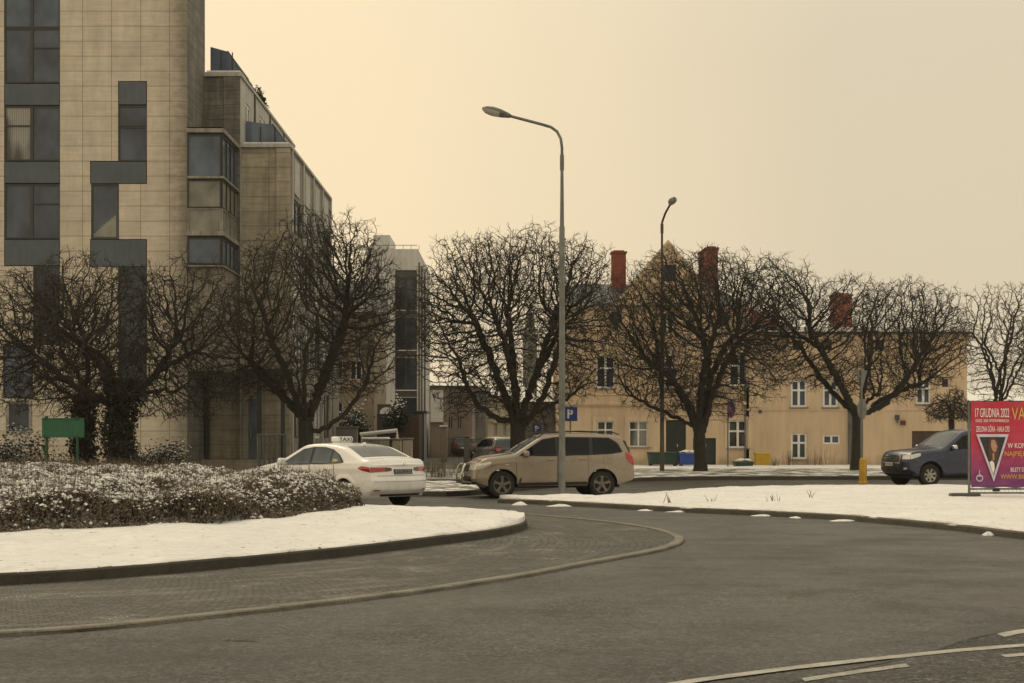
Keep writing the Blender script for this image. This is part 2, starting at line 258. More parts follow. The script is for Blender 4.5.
# ------------------------------------------------------------------ mesh building
class MB:
    def __init__(s): s.v = []; s.f = []; s.m = []
    def add(s, vs, fs, mi=0):
        o = len(s.v); s.v += [tuple(q) for q in vs]; s.f += [tuple(i + o for i in f) for f in fs]; s.m += [mi] * len(fs); return s
    def box(s, x0, x1, y0, y1, z0, z1, mi=0):
        return s.add([(x0, y0, z0), (x1, y0, z0), (x1, y1, z0), (x0, y1, z0), (x0, y0, z1), (x1, y0, z1), (x1, y1, z1), (x0, y1, z1)],
                     [(0, 3, 2, 1), (4, 5, 6, 7), (0, 1, 5, 4), (1, 2, 6, 5), (2, 3, 7, 6), (3, 0, 4, 7)], mi)
    def bbox(s, x0, x1, y0, y1, z0, z1, b=.03, mi=0):
        """box with chamfered edges"""
        P = []; 
        for sx in (0, 1):
            for sy in (0, 1):
                for sz in (0, 1):
                    c = ((x0, x1)[sx], (y0, y1)[sy], (z0, z1)[sz]); d = (1 - 2 * sx, 1 - 2 * sy, 1 - 2 * sz)
                    for ax in range(3): P.append(tuple(c[k] + (0 if k == ax else b * d[k]) for k in range(3)))
        i = lambda sx, sy, sz, ax: (sx * 4 + sy * 2 + sz) * 3 + ax
        fs = []
        for a in range(3):
            b_, c_ = (a + 1) % 3, (a + 2) % 3
            for sa in (0, 1):
                q = []
                for sb, sc_ in ((0, 0), (1, 0), (1, 1), (0, 1)):
                    t = [0, 0, 0]; t[a] = sa; t[b_] = sb; t[c_] = sc_; q.append(i(*t, a))
                fs.append(tuple(q if sa else q[::-1]))
            for sb in (0, 1):
                for sc_ in (0, 1):
                    q = []
                    for sa in (0, 1):
                        t = [0, 0, 0]; t[a] = sa; t[b_] = sb; t[c_] = sc_; q.append((i(*t, b_), i(*t, c_)))
                    fs.append((q[0][0], q[1][0], q[1][1], q[0][1]))
        for k in range(8): fs.append((k * 3, k * 3 + 1, k * 3 + 2))
        return s.add(P, fs, mi)
    def tube(s, pts, rad, n=8, mi=0, cap=True):
        pts = [Vector(p) for p in pts]; rad = rad if hasattr(rad, '__len__') else [rad] * len(pts); rings = []
        ref = None
        for k, p in enumerate(pts):
            d = (pts[min(k + 1, len(pts) - 1)] - pts[max(k - 1, 0)]).normalized()
            if ref is None: ref = d.orthogonal().normalized()
            ref = (ref - d * ref.dot(d)); ref = ref.normalized() if ref.length > 1e-6 else d.orthogonal().normalized()
            b = d.cross(ref); rings.append([p + (ref * math.cos(2 * math.pi * i / n) + b * math.sin(2 * math.pi * i / n)) * rad[k] for i in range(n)])
        vs = [q for r in rings for q in r]; fs = []
        for k in range(len(pts) - 1):
            for i in range(n): fs.append((k * n + i, k * n + (i + 1) % n, (k + 1) * n + (i + 1) % n, (k + 1) * n + i))
        if cap: fs += [tuple(range(n))[::-1], tuple((len(pts) - 1) * n + i for i in range(n))]
        return s.add(vs, fs, mi)
    def lathe(s, prof, c=(0, 0, 0), axis='z', n=24, mi=0):
        vs = []
        for r, h in prof:
            for i in range(n):
                a = 2 * math.pi * i / n; u, w = r * math.cos(a), r * math.sin(a)
                p = (u, w, h) if axis == 'z' else (u, h, w)
                vs.append((p[0] + c[0], p[1] + c[1], p[2] + c[2]))
        fs = [(k * n + i, k * n + (i + 1) % n, (k + 1) * n + (i + 1) % n, (k + 1) * n + i) for k in range(len(prof) - 1) for i in range(n)]
        return s.add(vs, fs, mi)
    def grid(s, rows, mi=0):
        n = len(rows[0]); vs = [p for r in rows for p in r]
        return s.add(vs, [(k * n + i, k * n + i + 1, (k + 1) * n + i + 1, (k + 1) * n + i) for k in range(len(rows) - 1) for i in range(n - 1)], mi)
    def prism(s, poly, axis, a, b, mi=0):
        """closed outline extruded along an axis: axis 'y' takes (x,z), 'x' takes (y,z), 'z' takes (x,y)"""
        mk = {'y': lambda p, q: (p[0], q, p[1]), 'x': lambda p, q: (q, p[0], p[1]), 'z': lambda p, q: (p[0], p[1], q)}[axis]
        n = len(poly); vs = [mk(p, a) for p in poly] + [mk(p, b) for p in poly]
        return s.add(vs, [tuple(range(n)), tuple(range(n, 2 * n))[::-1]] + [(i, (i + 1) % n, n + (i + 1) % n, n + i) for i in range(n)], mi)
ORG = {}
def root(name, loc, label, cat, group=None, rz=0, local=False):
    o = bpy.data.objects.new(name, None); COL.objects.link(o); o.location = loc; o.rotation_euler = (0, 0, rz); o.empty_display_size = .2
    ORG[o.name] = Vector((0, 0, 0)) if local else Vector(loc); tagp(o, label, cat, group); return o
def tagp(o, label=None, cat=None, group=None, kind=None):
    for k, v in (('label', label), ('category', cat), ('group', group), ('kind', kind)):
        if v: o[k] = v
    return o
def obj(name, mb, mats, parent=None, smooth=False, fix=True):
    me = bpy.data.meshes.new(name); off = ORG.get(parent.name, Vector()) if parent else Vector()
    me.from_pydata([(p[0] - off.x, p[1] - off.y, p[2] - off.z) for p in mb.v], [], mb.f)
    mats = mats if isinstance(mats, (list, tuple)) else [mats]
    for m in mats: me.materials.append(m)
    if len(mats) > 1: me.polygons.foreach_set('material_index', mb.m)
    if smooth: me.polygons.foreach_set('use_smooth', [True] * len(me.polygons))
    if fix:
        import bmesh
        bm = bmesh.new(); bm.from_mesh(me); bmesh.ops.recalc_face_normals(bm, faces=bm.faces); bm.to_mesh(me); bm.free()
    if smooth == 'auto':
        try: me.set_sharp_from_angle(angle=R(38))
        except Exception: pass
    me.update(); o = bpy.data.objects.new(name, me); COL.objects.link(o)
    if parent: o.parent = parent; ORG[o.name] = off
    return o
def single(name, mb, mats, loc, label, cat, group=None, smooth=False, kind=None):
    r_ = Vector(loc); me = MB(); me.v = [tuple(Vector(p) - r_) for p in mb.v]; me.f = mb.f; me.m = mb.m
    o = obj(name, me, mats, None, smooth); o.location = loc; return tagp(o, label, cat, group, kind)
def struct(name, mb, mats, smooth=False, kind='structure', fix=True):
    o = obj(name, mb, mats, None, smooth, fix); o['kind'] = kind; return o
def text_mb(txt, w, h, place, mi=0, thick=.002):
    """real lettering fitted to a w x h box; place(a, b, d) turns flat coordinates into 3-D"""
    cu = bpy.data.curves.new('lettering', 'FONT'); cu.body = txt; cu.extrude = thick; cu.resolution_u = 3
    o = bpy.data.objects.new('lettering', cu); COL.objects.link(o); dg = bpy.context.evaluated_depsgraph_get(); dg.update()
    me = bpy.data.meshes.new_from_object(o.evaluated_get(dg)); vs = [v.co.copy() for v in me.vertices]; fs = [tuple(p.vertices) for p in me.polygons]
    bpy.data.objects.remove(o); bpy.data.meshes.remove(me); bpy.data.curves.remove(cu)
    x0 = min(v.x for v in vs); x1 = max(v.x for v in vs); y0 = min(v.y for v in vs); y1 = max(v.y for v in vs)
    return MB().add([place((v.x - x0) / (x1 - x0) * w, (v.y - y0) / (y1 - y0) * h, v.z) for v in vs], fs, mi)
# ------------------------------------------------------------------ facades
class Face:
    """a flat front: origin o, u runs along it, n points out"""
    def __init__(s, o, u, n): s.o = Vector(o); s.u = Vector(u); s.n = Vector(n)
    def p(s, a, z, d=0): return tuple(s.o + s.u * a + Vector((0, 0, z)) + s.n * d)
    def box(s, mb, a0, a1, z0, z1, d0, d1, mi=0):
        return mb.add([s.p(a0, z0, d1), s.p(a1, z0, d1), s.p(a1, z0, d0), s.p(a0, z0, d0), s.p(a0, z1, d1), s.p(a1, z1, d1), s.p(a1, z1, d0), s.p(a0, z1, d0)],
                      [(0, 3, 2, 1), (4, 5, 6, 7), (0, 1, 5, 4), (1, 2, 6, 5), (2, 3, 7, 6), (3, 0, 4, 7)], mi)
    def wall(s, mb, w, h, ops, dep=.18, mi=0):
        """front skin with real openings (a0,a1,z0,z1) and their reveals"""
        xs = sorted({0, w} | {round(q, 4) for o in ops for q in o[:2]}); zs = sorted({0, h} | {round(q, 4) for o in ops for q in o[2:4]})
        hole = lambda i, k: 0 <= i < len(xs) - 1 and 0 <= k < len(zs) - 1 and any(o[0] < (xs[i] + xs[i + 1]) / 2 < o[1] and o[2] < (zs[k] + zs[k + 1]) / 2 < o[3] for o in ops)
        for i in range(len(xs) - 1):
            for k in range(len(zs) - 1):
                c = [(xs[i], zs[k]), (xs[i + 1], zs[k]), (xs[i + 1], zs[k + 1]), (xs[i], zs[k + 1])]
                if not hole(i, k): mb.add([s.p(*q) for q in c], [(0, 1, 2, 3)], mi); continue
                for (di, dk, p, q) in ((0, -1, c[1], c[0]), (1, 0, c[2], c[1]), (0, 1, c[3], c[2]), (-1, 0, c[0], c[3])):
                    if not hole(i + di, k + dk): mb.add([s.p(*p), s.p(*q), s.p(*q, -dep), s.p(*p, -dep)], [(0, 1, 2, 3)], mi)
        return mb
    def window(s, par, a0, a1, z0, z1, fm, gm, dep=.12, fw=.07, cols=2, rows=(), sill=None, name='window'):
        f = MB(); d0, d1 = -dep, -dep + .06
        s.box(f, a0, a0 + fw, z0, z1, d0, d1); s.box(f, a1 - fw, a1, z0, z1, d0, d1)
        s.box(f, a0 + fw, a1 - fw, z0, z0 + fw, d0, d1); s.box(f, a0 + fw, a1 - fw, z1 - fw, z1, d0, d1)
        zz = [z0 + fw] + [z0 + (z1 - z0) * r_ for r_ in rows] + [z1 - fw]
        for r_ in zz[1:-1]: s.box(f, a0 + fw, a1 - fw, r_ - fw * .5, r_ + fw * .5, d0, d1 + .004)
        for c in range(1, cols):
            ac = a0 + (a1 - a0) * c / cols; s.box(f, ac - fw * .6, ac + fw * .6, z0 + fw, z1 - fw, d0, d1 + .010)
        w = obj(name, f, fm, par)
        g = MB(); g.add([s.p(a0, z0, d0 + .02), s.p(a1, z0, d0 + .02), s.p(a1, z1, d0 + .02), s.p(a0, z1, d0 + .02)], [(0, 1, 2, 3)])
        obj('pane', g, gm, w, fix=False)
        if sill: m = MB(); s.box(m, a0 - .08, a1 + .08, z0 - .07, z0 - .005, -.02, .09); obj('sill', m, sill, w)
        return w
    def panel(s, par, a0, a1, z0, z1, m, d=-.05, name='spandrel_panel'):
        q = MB(); s.box(q, a0, a1, z0, z1, d - .08, d); return obj(name, q, m, par)
# ------------------------------------------------------------------ ground
def smooth_poly(pts, n=8):
    out = []
    P = [Vector((*p, 0)) for p in pts]
    for i in range(len(P) - 1):
        a, b, c, d = P[max(i - 1, 0)], P[i], P[i + 1], P[min(i + 2, len(P) - 1)]
        for k in range(n):
            t = k / n; out.append(.5 * ((2 * b) + (c - a) * t + (2 * a - 5 * b + 4 * c - d) * t * t + (3 * b - a - 3 * c + d) * t ** 3))
    return [(p.x, p.y) for p in out + [P[-1]]]
def resample(pts, n=None, step=None):
    P = np.array(pts); d = np.r_[0, np.cumsum(np.hypot(*np.diff(P, axis=0).T))]
    n = n or max(2, int(d[-1] / step) + 1); t = np.linspace(0, d[-1], n)
    return [(float(a), float(b)) for a, b in zip(np.interp(t, d, P[:, 0]), np.interp(t, d, P[:, 1]))]
def strip(near, far, z0, hump=.06, n=90, m=22, lip=.03):
    A = resample(near, n); B = resample(far, n); mb = MB(); rows = []
    ph = random.random() * 9
    for k in range(m + 1):
        t = k / m; t = t * t * (3 - 2 * t); row = []
        for i in range(n):
            x = A[i][0] * (1 - t) + B[i][0] * t; y = A[i][1] * (1 - t) + B[i][1] * t
            e = min(1, 4 * t * (1 - t) * 1.6); wob = .5 * math.sin(x * 1.3 + ph) * math.cos(y * .9) + .5 * math.sin(x * 3.1 + y * 2.3)
            row.append((x, y, z0 + hump * e * (1 + .25 * wob) + (.022 * mnoise.noise((x * 1.7, y * 1.7, 0)) + .014 * mnoise.noise((x * 5, y * 5, 3))) * (0 < k < m) + (lip * (.6 + .4 * wob) if 0 < k < m else 0)))
        rows.append(row)
    for k, q in ((0, 1), (m, m - 1)):
        for i in range(n):
            a, b = rows[k][i], rows[q][i]; j = random.uniform(-.45, .12) * min(1, .16 / (math.hypot(a[0] - b[0], a[1] - b[1]) + 1e-6)); rows[k][i] = (a[0] + (b[0] - a[0]) * -j, a[1] + (b[1] - a[1]) * -j, a[2] - .004)
    mb.grid(rows); return mb
def kerb(pts, w=.15, h=.13, gap=.003, side=1, blk=1.0, jit=.003):
    """row of separate kerb stones along a line; side=1 puts their width to the left of the direction of travel"""
    P = resample(pts, step=blk); mb = MB()
    for i in range(len(P) - 1):
        a, b = Vector((*P[i], 0)), Vector((*P[i + 1], 0)); d = (b - a); L = d.length
        if L < .05: continue
        d /= L; nn = Vector((-d.y, d.x, 0)) * side; j = random.uniform(-jit, jit); q = random.uniform(-jit, jit); c = min(.02, h * .3)
        a2, b2 = a + d * gap * .5 + nn * q, b - d * gap * .5 + nn * q
        pr = [(0, -.1), (0, h - c), (c, h), (w, h), (w, -.1)]; vs = []
        for e in (a2, b2):
            for (o, z) in pr: v = e + nn * o; vs.append((v.x, v.y, z + j))
        k = len(pr); mb.add(vs, [tuple(range(k))[::-1], tuple(range(k, 2 * k))] + [(i_, (i_ + 1) % k, k + (i_ + 1) % k, k + i_) for i_ in range(k)])
    return mb
def sheet(poly, z): return MB().add([(x, y, z) for x, y in poly], [tuple(range(len(poly)))])
def g2(px, py, h=0): Z = (EYE - h) * F / (py - HZ); return (X(px, Z), Z)

g = MB(); S = 400
g.add([(-S, -40, 0), (S, -40, 0), (S, 880, 0), (-S, 880, 0)], [(0, 1, 2, 3)]); struct('ground', g, M_ASPH)
# truck apron of setts round the roundabout's island, with a pale flush kerb
apron_edge = smooth_poly([(-13, 8.6), (-8.2, 9.6), (-4.08, 11.3), (-2.71, 12.4), (-1.12, 14.2), (.1, 16.0), (1.11, 17.9), (2.04, 19.6), (2.55, 21.2), (2.66, 22.8), (2.25, 25.0), (1.3, 27.1), (.3, 28.6), (-1.2, 30.0), (-3.2, 31.3), (-6, 32.6), (-12, 35.2), (-18, 34)], 8)
struct('roundabout_apron', sheet(apron_edge + [(-20, 30), (-21, 12)], .022), M_SETT)
struct('apron_kerb', kerb(apron_edge, .14, .04, blk=.8), M_KERBL)
isl = smooth_poly([(-15, 13.2), (-9.6, 13.8), (-5.4, 15.0), (-2.67, 17.9), (-.91, 20.9), (-.1, 22.6), (.26, 24.3), (.15, 25.8), (-.5, 27.0), (-1.5, 28.3), (-3.0, 29.7), (-5, 31.2), (-8, 32.9), (-12, 34.0), (-17, 33)], 8)
struct('island_kerb', kerb(isl, .16, .15, blk=.9), M_KERB)
cut = 48
def inset(pts, d):
    out = []
    for i, p in enumerate(pts):
        a, b = Vector(pts[max(i - 1, 0)]), Vector(pts[min(i + 1, len(pts) - 1)]); t = (b - a).normalized(); out.append((p[0] - t.y * d, p[1] + t.x * d))
    return out
isi = inset(isl, .05)
struct('island_snow', strip(isi[:cut + 1], isi[cut:][::-1], .15, .10, 320, 30, .02), M_SNOW, True)
# splitter island with snow on the right
near = smooth_poly([(-.35, 33.95), (.3, 33.45), (1.1, 32.75), (2.77, 30.7), (3.9, 29.5), (5.2, 28.3), (6.4, 26.8), (7.45, 24.2), (8.0, 21.9), (9.2, 19.2), (12, 17), (18, 15.5), (30, 15)], 7)
far = smooth_poly([(-.35, 34.1), (.5, 34.6), (1.4, 35.1), (2.6, 36.0), (4.2, 38.6), (5.8, 41.2), (8.4, 43.0), (12, 43.4), (18, 43.5), (30, 43.5)], 7)
struct('verge_kerb', kerb(near, .15, .105), M_KERBM); struct('street_kerb_near', kerb(far, .15, .11, side=-1), M_KERBM)
struct('splitter_snow', strip(inset(near, .11), inset(far, -.11), .105, .06, 380, 40, .02), M_SNOW, True)
# far verge with trees, between the street and the houses
vn = smooth_poly([(-9, 44), (-6.5, 41), (-4.5, 39), (-1.9, 37.4), (-.6, 39.4), (1.6, 44.5), (4.2, 49.5), (7, 51.4), (12, 51.9), (40, 52)], 7)
vf = [(-9, 47), (-5, 62), (0, 64.2), (40, 64.2)]
struct('far_verge_kerb', kerb(vn, .16, .14), M_KERB)
struct('far_verge', strip(inset(vn, .12), vf, .125, .04, 140, 40, .01), M_SNOWT, True)
struct('wet_gutter', sheet([(x, y - .9) for x, y in vn[18:]] + [(x, y - .05) for x, y in vn[18:]][::-1], .004), M_ASPHD)
struct('footpath', sheet([(-1.5, 42), (1, 45.0), (1.2, 46.5), (-5, 46.4), (-5, 45.4), (-1.6, 45.2)], .20), M_ASPHD)
struct('house_pavement', sheet([(-.5, 64.0), (40, 64.0), (40, 69), (.5, 69)], .008), M_ASPH2)
struct('house_snow', strip([(1.5, 69), (40, 69)], [(2.0, 76.2), (40, 76.2)], .02, .05, 70, 10, .02), M_SNOW, True)
# lawn in front of the offices, and the lane between the buildings
struct('office_lawn', strip([(-34, 40), (-20, 42), (-12, 43.5), (-9.3, 45)], [(-34, 57), (-20, 57), (-12, 57), (-9.0, 56)], .05, .12, 60, 12, .02), M_SNOWT, True)
struct('side_street', sheet([(-8.5, 58), (-1.5, 63), (-1.5, 260), (-9.5, 260)], .006), M_ASPH2)
# older asphalt, joint and painted lines in the near right corner
p0 = [(-1.2, 7.0), (1.05, 8.55), (2.9, 10.3), (3.7, 11.3), (4.6, 12.0), (6.5, 13.0), (12, 14.4), (30, 14.9), (30, -6), (-4, -6)]
struct('old_asphalt', sheet(p0, .005), M_ASPH2)
ln = MB(); jl = smooth_poly(p0[:7], 10)
L_, R_ = [], []
for i, (x, y) in enumerate(jl):
    w = .012 + .03 * abs(math.sin(i * 1.7) * math.sin(i * .53 + 1)); L_.append((x, y - w, .008)); R_.append((x, y + w * .7, .008))
ln.grid([L_, R_]); struct('asphalt_joint', ln, M_BLACK)
def stripe(pts, w, z=.0095):
    A = smooth_poly(pts, 6); mb = MB()
    mb.grid([[(x, y - w / 2 + .006 * math.sin(i * 2.1), z) for i, (x, y) in enumerate(A)], [(x, y + w / 2 + .006 * math.sin(i * 1.3), z) for i, (x, y) in enumerate(A)]]); return mb
l1 = stripe([(.2, 8.35), (1.15, 9.22), (2.4, 10.05), (3.88, 10.82), (6, 11.6), (12, 12.8)], .13)
l2 = stripe([(1.9, 9.28), (2.3, 9.58), (2.75, 9.88)], .12); l3 = stripe([(3.55, 10.28), (4.5, 10.7), (5.4, 11.0)], .12)
l4 = stripe([(3.9, 11.35), (4.2, 11.62), (4.8, 11.92), (5.6, 12.25)], .18)
for l in (l2, l3, l4): l1.add(l.v, l.f)
struct('road_marking', l1, M_PAINTL)
leaf = MB()
for k in range(9):
    a = k * .7; cx, cy = -2.1 + .03 * k - .13 + .02 * math.sin(a), 11.1 + .02 * math.cos(a * 1.7)
    leaf.add([(cx - .03, cy - .01, .006), (cx + .03, cy - .015, .012), (cx + .035, cy + .012, .02), (cx - .03, cy + .015, .010)], [(0, 1, 2, 3)])
single('dead_twig', leaf, M_BLACK, (-2.1, 11.1, 0), 'small dark wet leaf litter lying on the open asphalt', 'leaf litter')

# ------------------------------------------------------------------ scattered leaves, shrubs, hedge
def cards(pts, size, flat=0.0, aspect=1.0, up=0.0):
    """one small bent leaf or twig face per point"""
    n = len(pts); a = RNG.normal(size=(n, 3)); a[:, 2] *= (1 - flat); a[:, 2] += up * 2; a /= np.linalg.norm(a, axis=1)[:, None]
    b = RNG.normal(size=(n, 3)); b[:, 2] *= (1 - flat); b -= a * (a * b).sum(1)[:, None]; b /= np.linalg.norm(b, axis=1)[:, None] + 1e-9
    s = np.asarray(size)[:, None] * np.ones((n, 1)); A = a * s * aspect; B = b * s * .55
    v = np.stack([pts - A, pts + B, pts + A, pts - B], 1).reshape(-1, 3)
    mb = MB(); mb.v = [tuple(q) for q in v.tolist()]; mb.f = [(4 * i, 4 * i + 1, 4 * i + 2, 4 * i + 3) for i in range(n)]; mb.m = [0] * n; return mb
def lumps(pts, size):
    """small flattened snow clumps"""
    o = np.array([(1, 0, 0), (.2, .9, .1), (-.95, .25, -.1), (-.2, -.9, .05), (.1, 0, .65), (0, .05, -.45)]); n = len(pts)
    ang = RNG.uniform(0, 6.28, n); c, s_ = np.cos(ang), np.sin(ang); sc = np.asarray(size)
    q = np.stack([o[None, :, 0] * c[:, None] - o[None, :, 1] * s_[:, None], o[None, :, 0] * s_[:, None] + o[None, :, 1] * c[:, None], np.repeat(o[None, :, 2], n, 0)], 2)
    q += RNG.normal(size=q.shape) * .16
    v = (pts[:, None, :] + q * sc[:, None, None]).reshape(-1, 3); t = [(0, 1, 4), (1, 2, 4), (2, 3, 4), (3, 0, 4), (1, 0, 5), (2, 1, 5), (3, 2, 5), (0, 3, 5)]
    mb = MB(); mb.v = [tuple(p) for p in v.tolist()]; mb.f = [(a + 6 * i, b + 6 * i, d + 6 * i) for i in range(n) for a, b, d in t]; mb.m = [0] * len(mb.f); return mb
hn = smooth_poly([(-13, 18.4), (-9.4, 19.3), (-7.2, 20.1), (-4.8, 21.6), (-3.6, 24.2), (-3.0, 26.5), (-2.72, 27.6), (-3.1, 28.7), (-4.8, 30.2), (-8, 31.7), (-12, 32.6), (-16, 31.5)], 6)
HP = np.array(hn + [(-17, 25)])
def inside_dist(x, y):
    inn = np.zeros(len(x), bool); d = np.full(len(x), 99.)
    for i in range(len(HP)):
        a, b = HP[i - 1], HP[i]; cond = ((a[1] > y) != (b[1] > y)); xi = (b[0] - a[0]) * (y - a[1]) / (b[1] - a[1] + 1e-12) + a[0]; inn ^= cond & (x < xi)
        ab = b - a; t = np.clip(((x - a[0]) * ab[0] + (y - a[1]) * ab[1]) / (ab @ ab + 1e-9), 0, 1); d = np.minimum(d, np.hypot(x - a[0] - t * ab[0], y - a[1] - t * ab[1]))
    return inn, d
def bumpy(x, y): return .5 * np.sin(x * 2.7 + 1.3 * np.sin(y * 2.1)) + .35 * np.sin(y * 3.3 + 2 * np.sin(x * 1.7)) + .3 * np.sin(5.1 * x - 4.3 * y)
def hedge_h(x, y, d):
    d = np.clip(d + .22 * bumpy(x * .8 + 2, y * .8) - .08, .02, None)
    return np.minimum(1, (d / .35)) ** .45 * (.50 + .36 * (1 - np.exp(-d / 2.6)) + .13 * bumpy(x, y) + .03 * np.sin(9 * x + 4 * np.sin(7 * y)))
def hedge():
    r = root('hedge', (-8, 26, .15), 'wide low brown hedge bed dusted with snow on the roundabout island', 'hedge')
    n = 420000; x = RNG.uniform(-14, -3, n); y = RNG.uniform(18, 33, n); inn, d = inside_dist(x, y); vis = inn & (x > -13.2); x, y, d = x[vis], y[vis], d[vis]
    keep = RNG.uniform(size=len(x)) < np.where(d < 1.0, 1.0, .55); x, y, d = x[keep], y[keep], d[keep]
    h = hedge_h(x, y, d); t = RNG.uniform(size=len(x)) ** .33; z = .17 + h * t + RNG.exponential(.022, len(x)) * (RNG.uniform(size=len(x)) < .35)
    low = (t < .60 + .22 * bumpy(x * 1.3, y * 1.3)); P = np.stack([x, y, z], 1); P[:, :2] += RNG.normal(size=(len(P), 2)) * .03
    sz = RNG.uniform(.016, .036, len(P))
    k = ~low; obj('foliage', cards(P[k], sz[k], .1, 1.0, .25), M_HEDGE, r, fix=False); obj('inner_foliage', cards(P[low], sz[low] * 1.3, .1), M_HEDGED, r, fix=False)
    n = 34000; i = RNG.choice(len(x), n); xx, yy, dd = x[i], y[i], d[i]; hh = hedge_h(xx, yy, dd); base = np.stack([xx, yy, .17 + hh * .35], 1); tip = np.stack([xx + RNG.normal(size=n) * .08, yy + RNG.normal(size=n) * .08, .17 + hh * RNG.uniform(.92, 1.22, n)], 1)
    ax = RNG.uniform(0, 6.28, n); wv = np.stack([np.cos(ax), np.sin(ax), 0 * ax], 1) * .0045
    tw = MB(); v = np.stack([base - wv, base + wv, tip + wv * .5, tip - wv * .5], 1).reshape(-1, 3); tw.v = [tuple(q) for q in v.tolist()]; tw.f = [(4 * q, 4 * q + 1, 4 * q + 2, 4 * q + 3) for q in range(n)]; tw.m = [0] * n
    obj('twigs', tw, M_HEDGE, r, fix=False)
    n = 230000; i = RNG.choice(len(x), n); xx, yy, dd = x[i], y[i], d[i]
    cl = bumpy(xx * 1.9 + 3, yy * 1.9) + .6 * bumpy(xx * 4.3, yy * 4.1); keep = (RNG.uniform(size=n) < np.clip((dd - .1) / 1.2, .02, 1) * np.clip(.55 + .75 * cl, .04, 1)); xx, yy, dd = xx[keep], yy[keep], dd[keep]
    hh = hedge_h(xx, yy, dd); zz = .17 + hh * (1 - np.abs(RNG.normal(size=len(xx))) * .07)
    pp = np.stack([xx, yy, zz], 1); obj('snow_cover', lumps(pp, np.clip(RNG.lognormal(-3.9, .38, len(xx)), .009, .06)), M_SNOWP, r, fix=False)['kind'] = 'stuff'
    n = 9000; i = RNG.choice(len(x), n); xx, yy, dd = x[i], y[i], d[i]; keep = (bumpy(xx * 2.3, yy * 2.1 + 1) + .5 * bumpy(xx * 5, yy * 5) > .1) & (dd > .3); xx, yy, dd = xx[keep], yy[keep], dd[keep]
    obj('snow_clumps', lumps(np.stack([xx, yy, .15 + hedge_h(xx, yy, dd)], 1), RNG.uniform(.025, .06, len(xx))), M_SNOWP, r, fix=False)['kind'] = 'stuff'
    n = 260; i = RNG.choice(np.where(d < .5)[0], n); xx, yy, dd = x[i], y[i], d[i]; zz = .17 + hedge_h(xx, yy, dd) * RNG.uniform(.25, .95, n)
    obj('snow_clumps', lumps(np.stack([xx, yy, zz], 1), RNG.uniform(.025, .07, n)), M_SNOWP, r, fix=False)['kind'] = 'stuff'
hedge()
def shrub(name, c, rx, ry, h, n, label, leafm, cat='shrub', snow=.12, size=.05, cone=0, group=None):
    r = root(name, (c[0], c[1], c[2]), label, cat, group)
    st = MB()
    for k in range(7): a = k * .9; st.tube([(c[0], c[1], c[2]), (c[0] + rx * .3 * math.cos(a), c[1] + ry * .3 * math.sin(a), c[2] + h * .4), (c[0] + rx * .6 * math.cos(a), c[1] + ry * .6 * math.sin(a), c[2] + h * .8)], [.02, .014, .006], 5)
    obj('stem', st, M_TWIG, r)
    cl = RNG.normal(size=(26, 3)); cl /= np.linalg.norm(cl, axis=1)[:, None]; cl[:, 2] = np.abs(cl[:, 2]); cl *= RNG.uniform(.35, .8, (26, 1))
    q = cl[RNG.integers(0, 26, n)] + RNG.normal(size=(n, 3)) * .16; t = np.clip(q[:, 2], .0, 1.1)
    if cone: k = np.clip(1.15 - t, .08, 1); q[:, 0] *= k; q[:, 1] *= k
    P = np.stack([c[0] + q[:, 0] * rx, c[1] + q[:, 1] * ry, c[2] + .06 + t * h * .92], 1)
    obj('foliage', cards(P, RNG.uniform(size * .6, size * 1.3, n), .2), leafm, r, fix=False)
    i = np.argsort(t + RNG.normal(size=n) * .35)[-int(n * snow):]; S_ = P[i] + np.array([0, 0, size * .7]); obj('snow_cover', lumps(S_, RNG.uniform(size * .5, size * 1.2, len(S_))), M_SNOWP, r, fix=False)['kind'] = 'stuff'
    return r
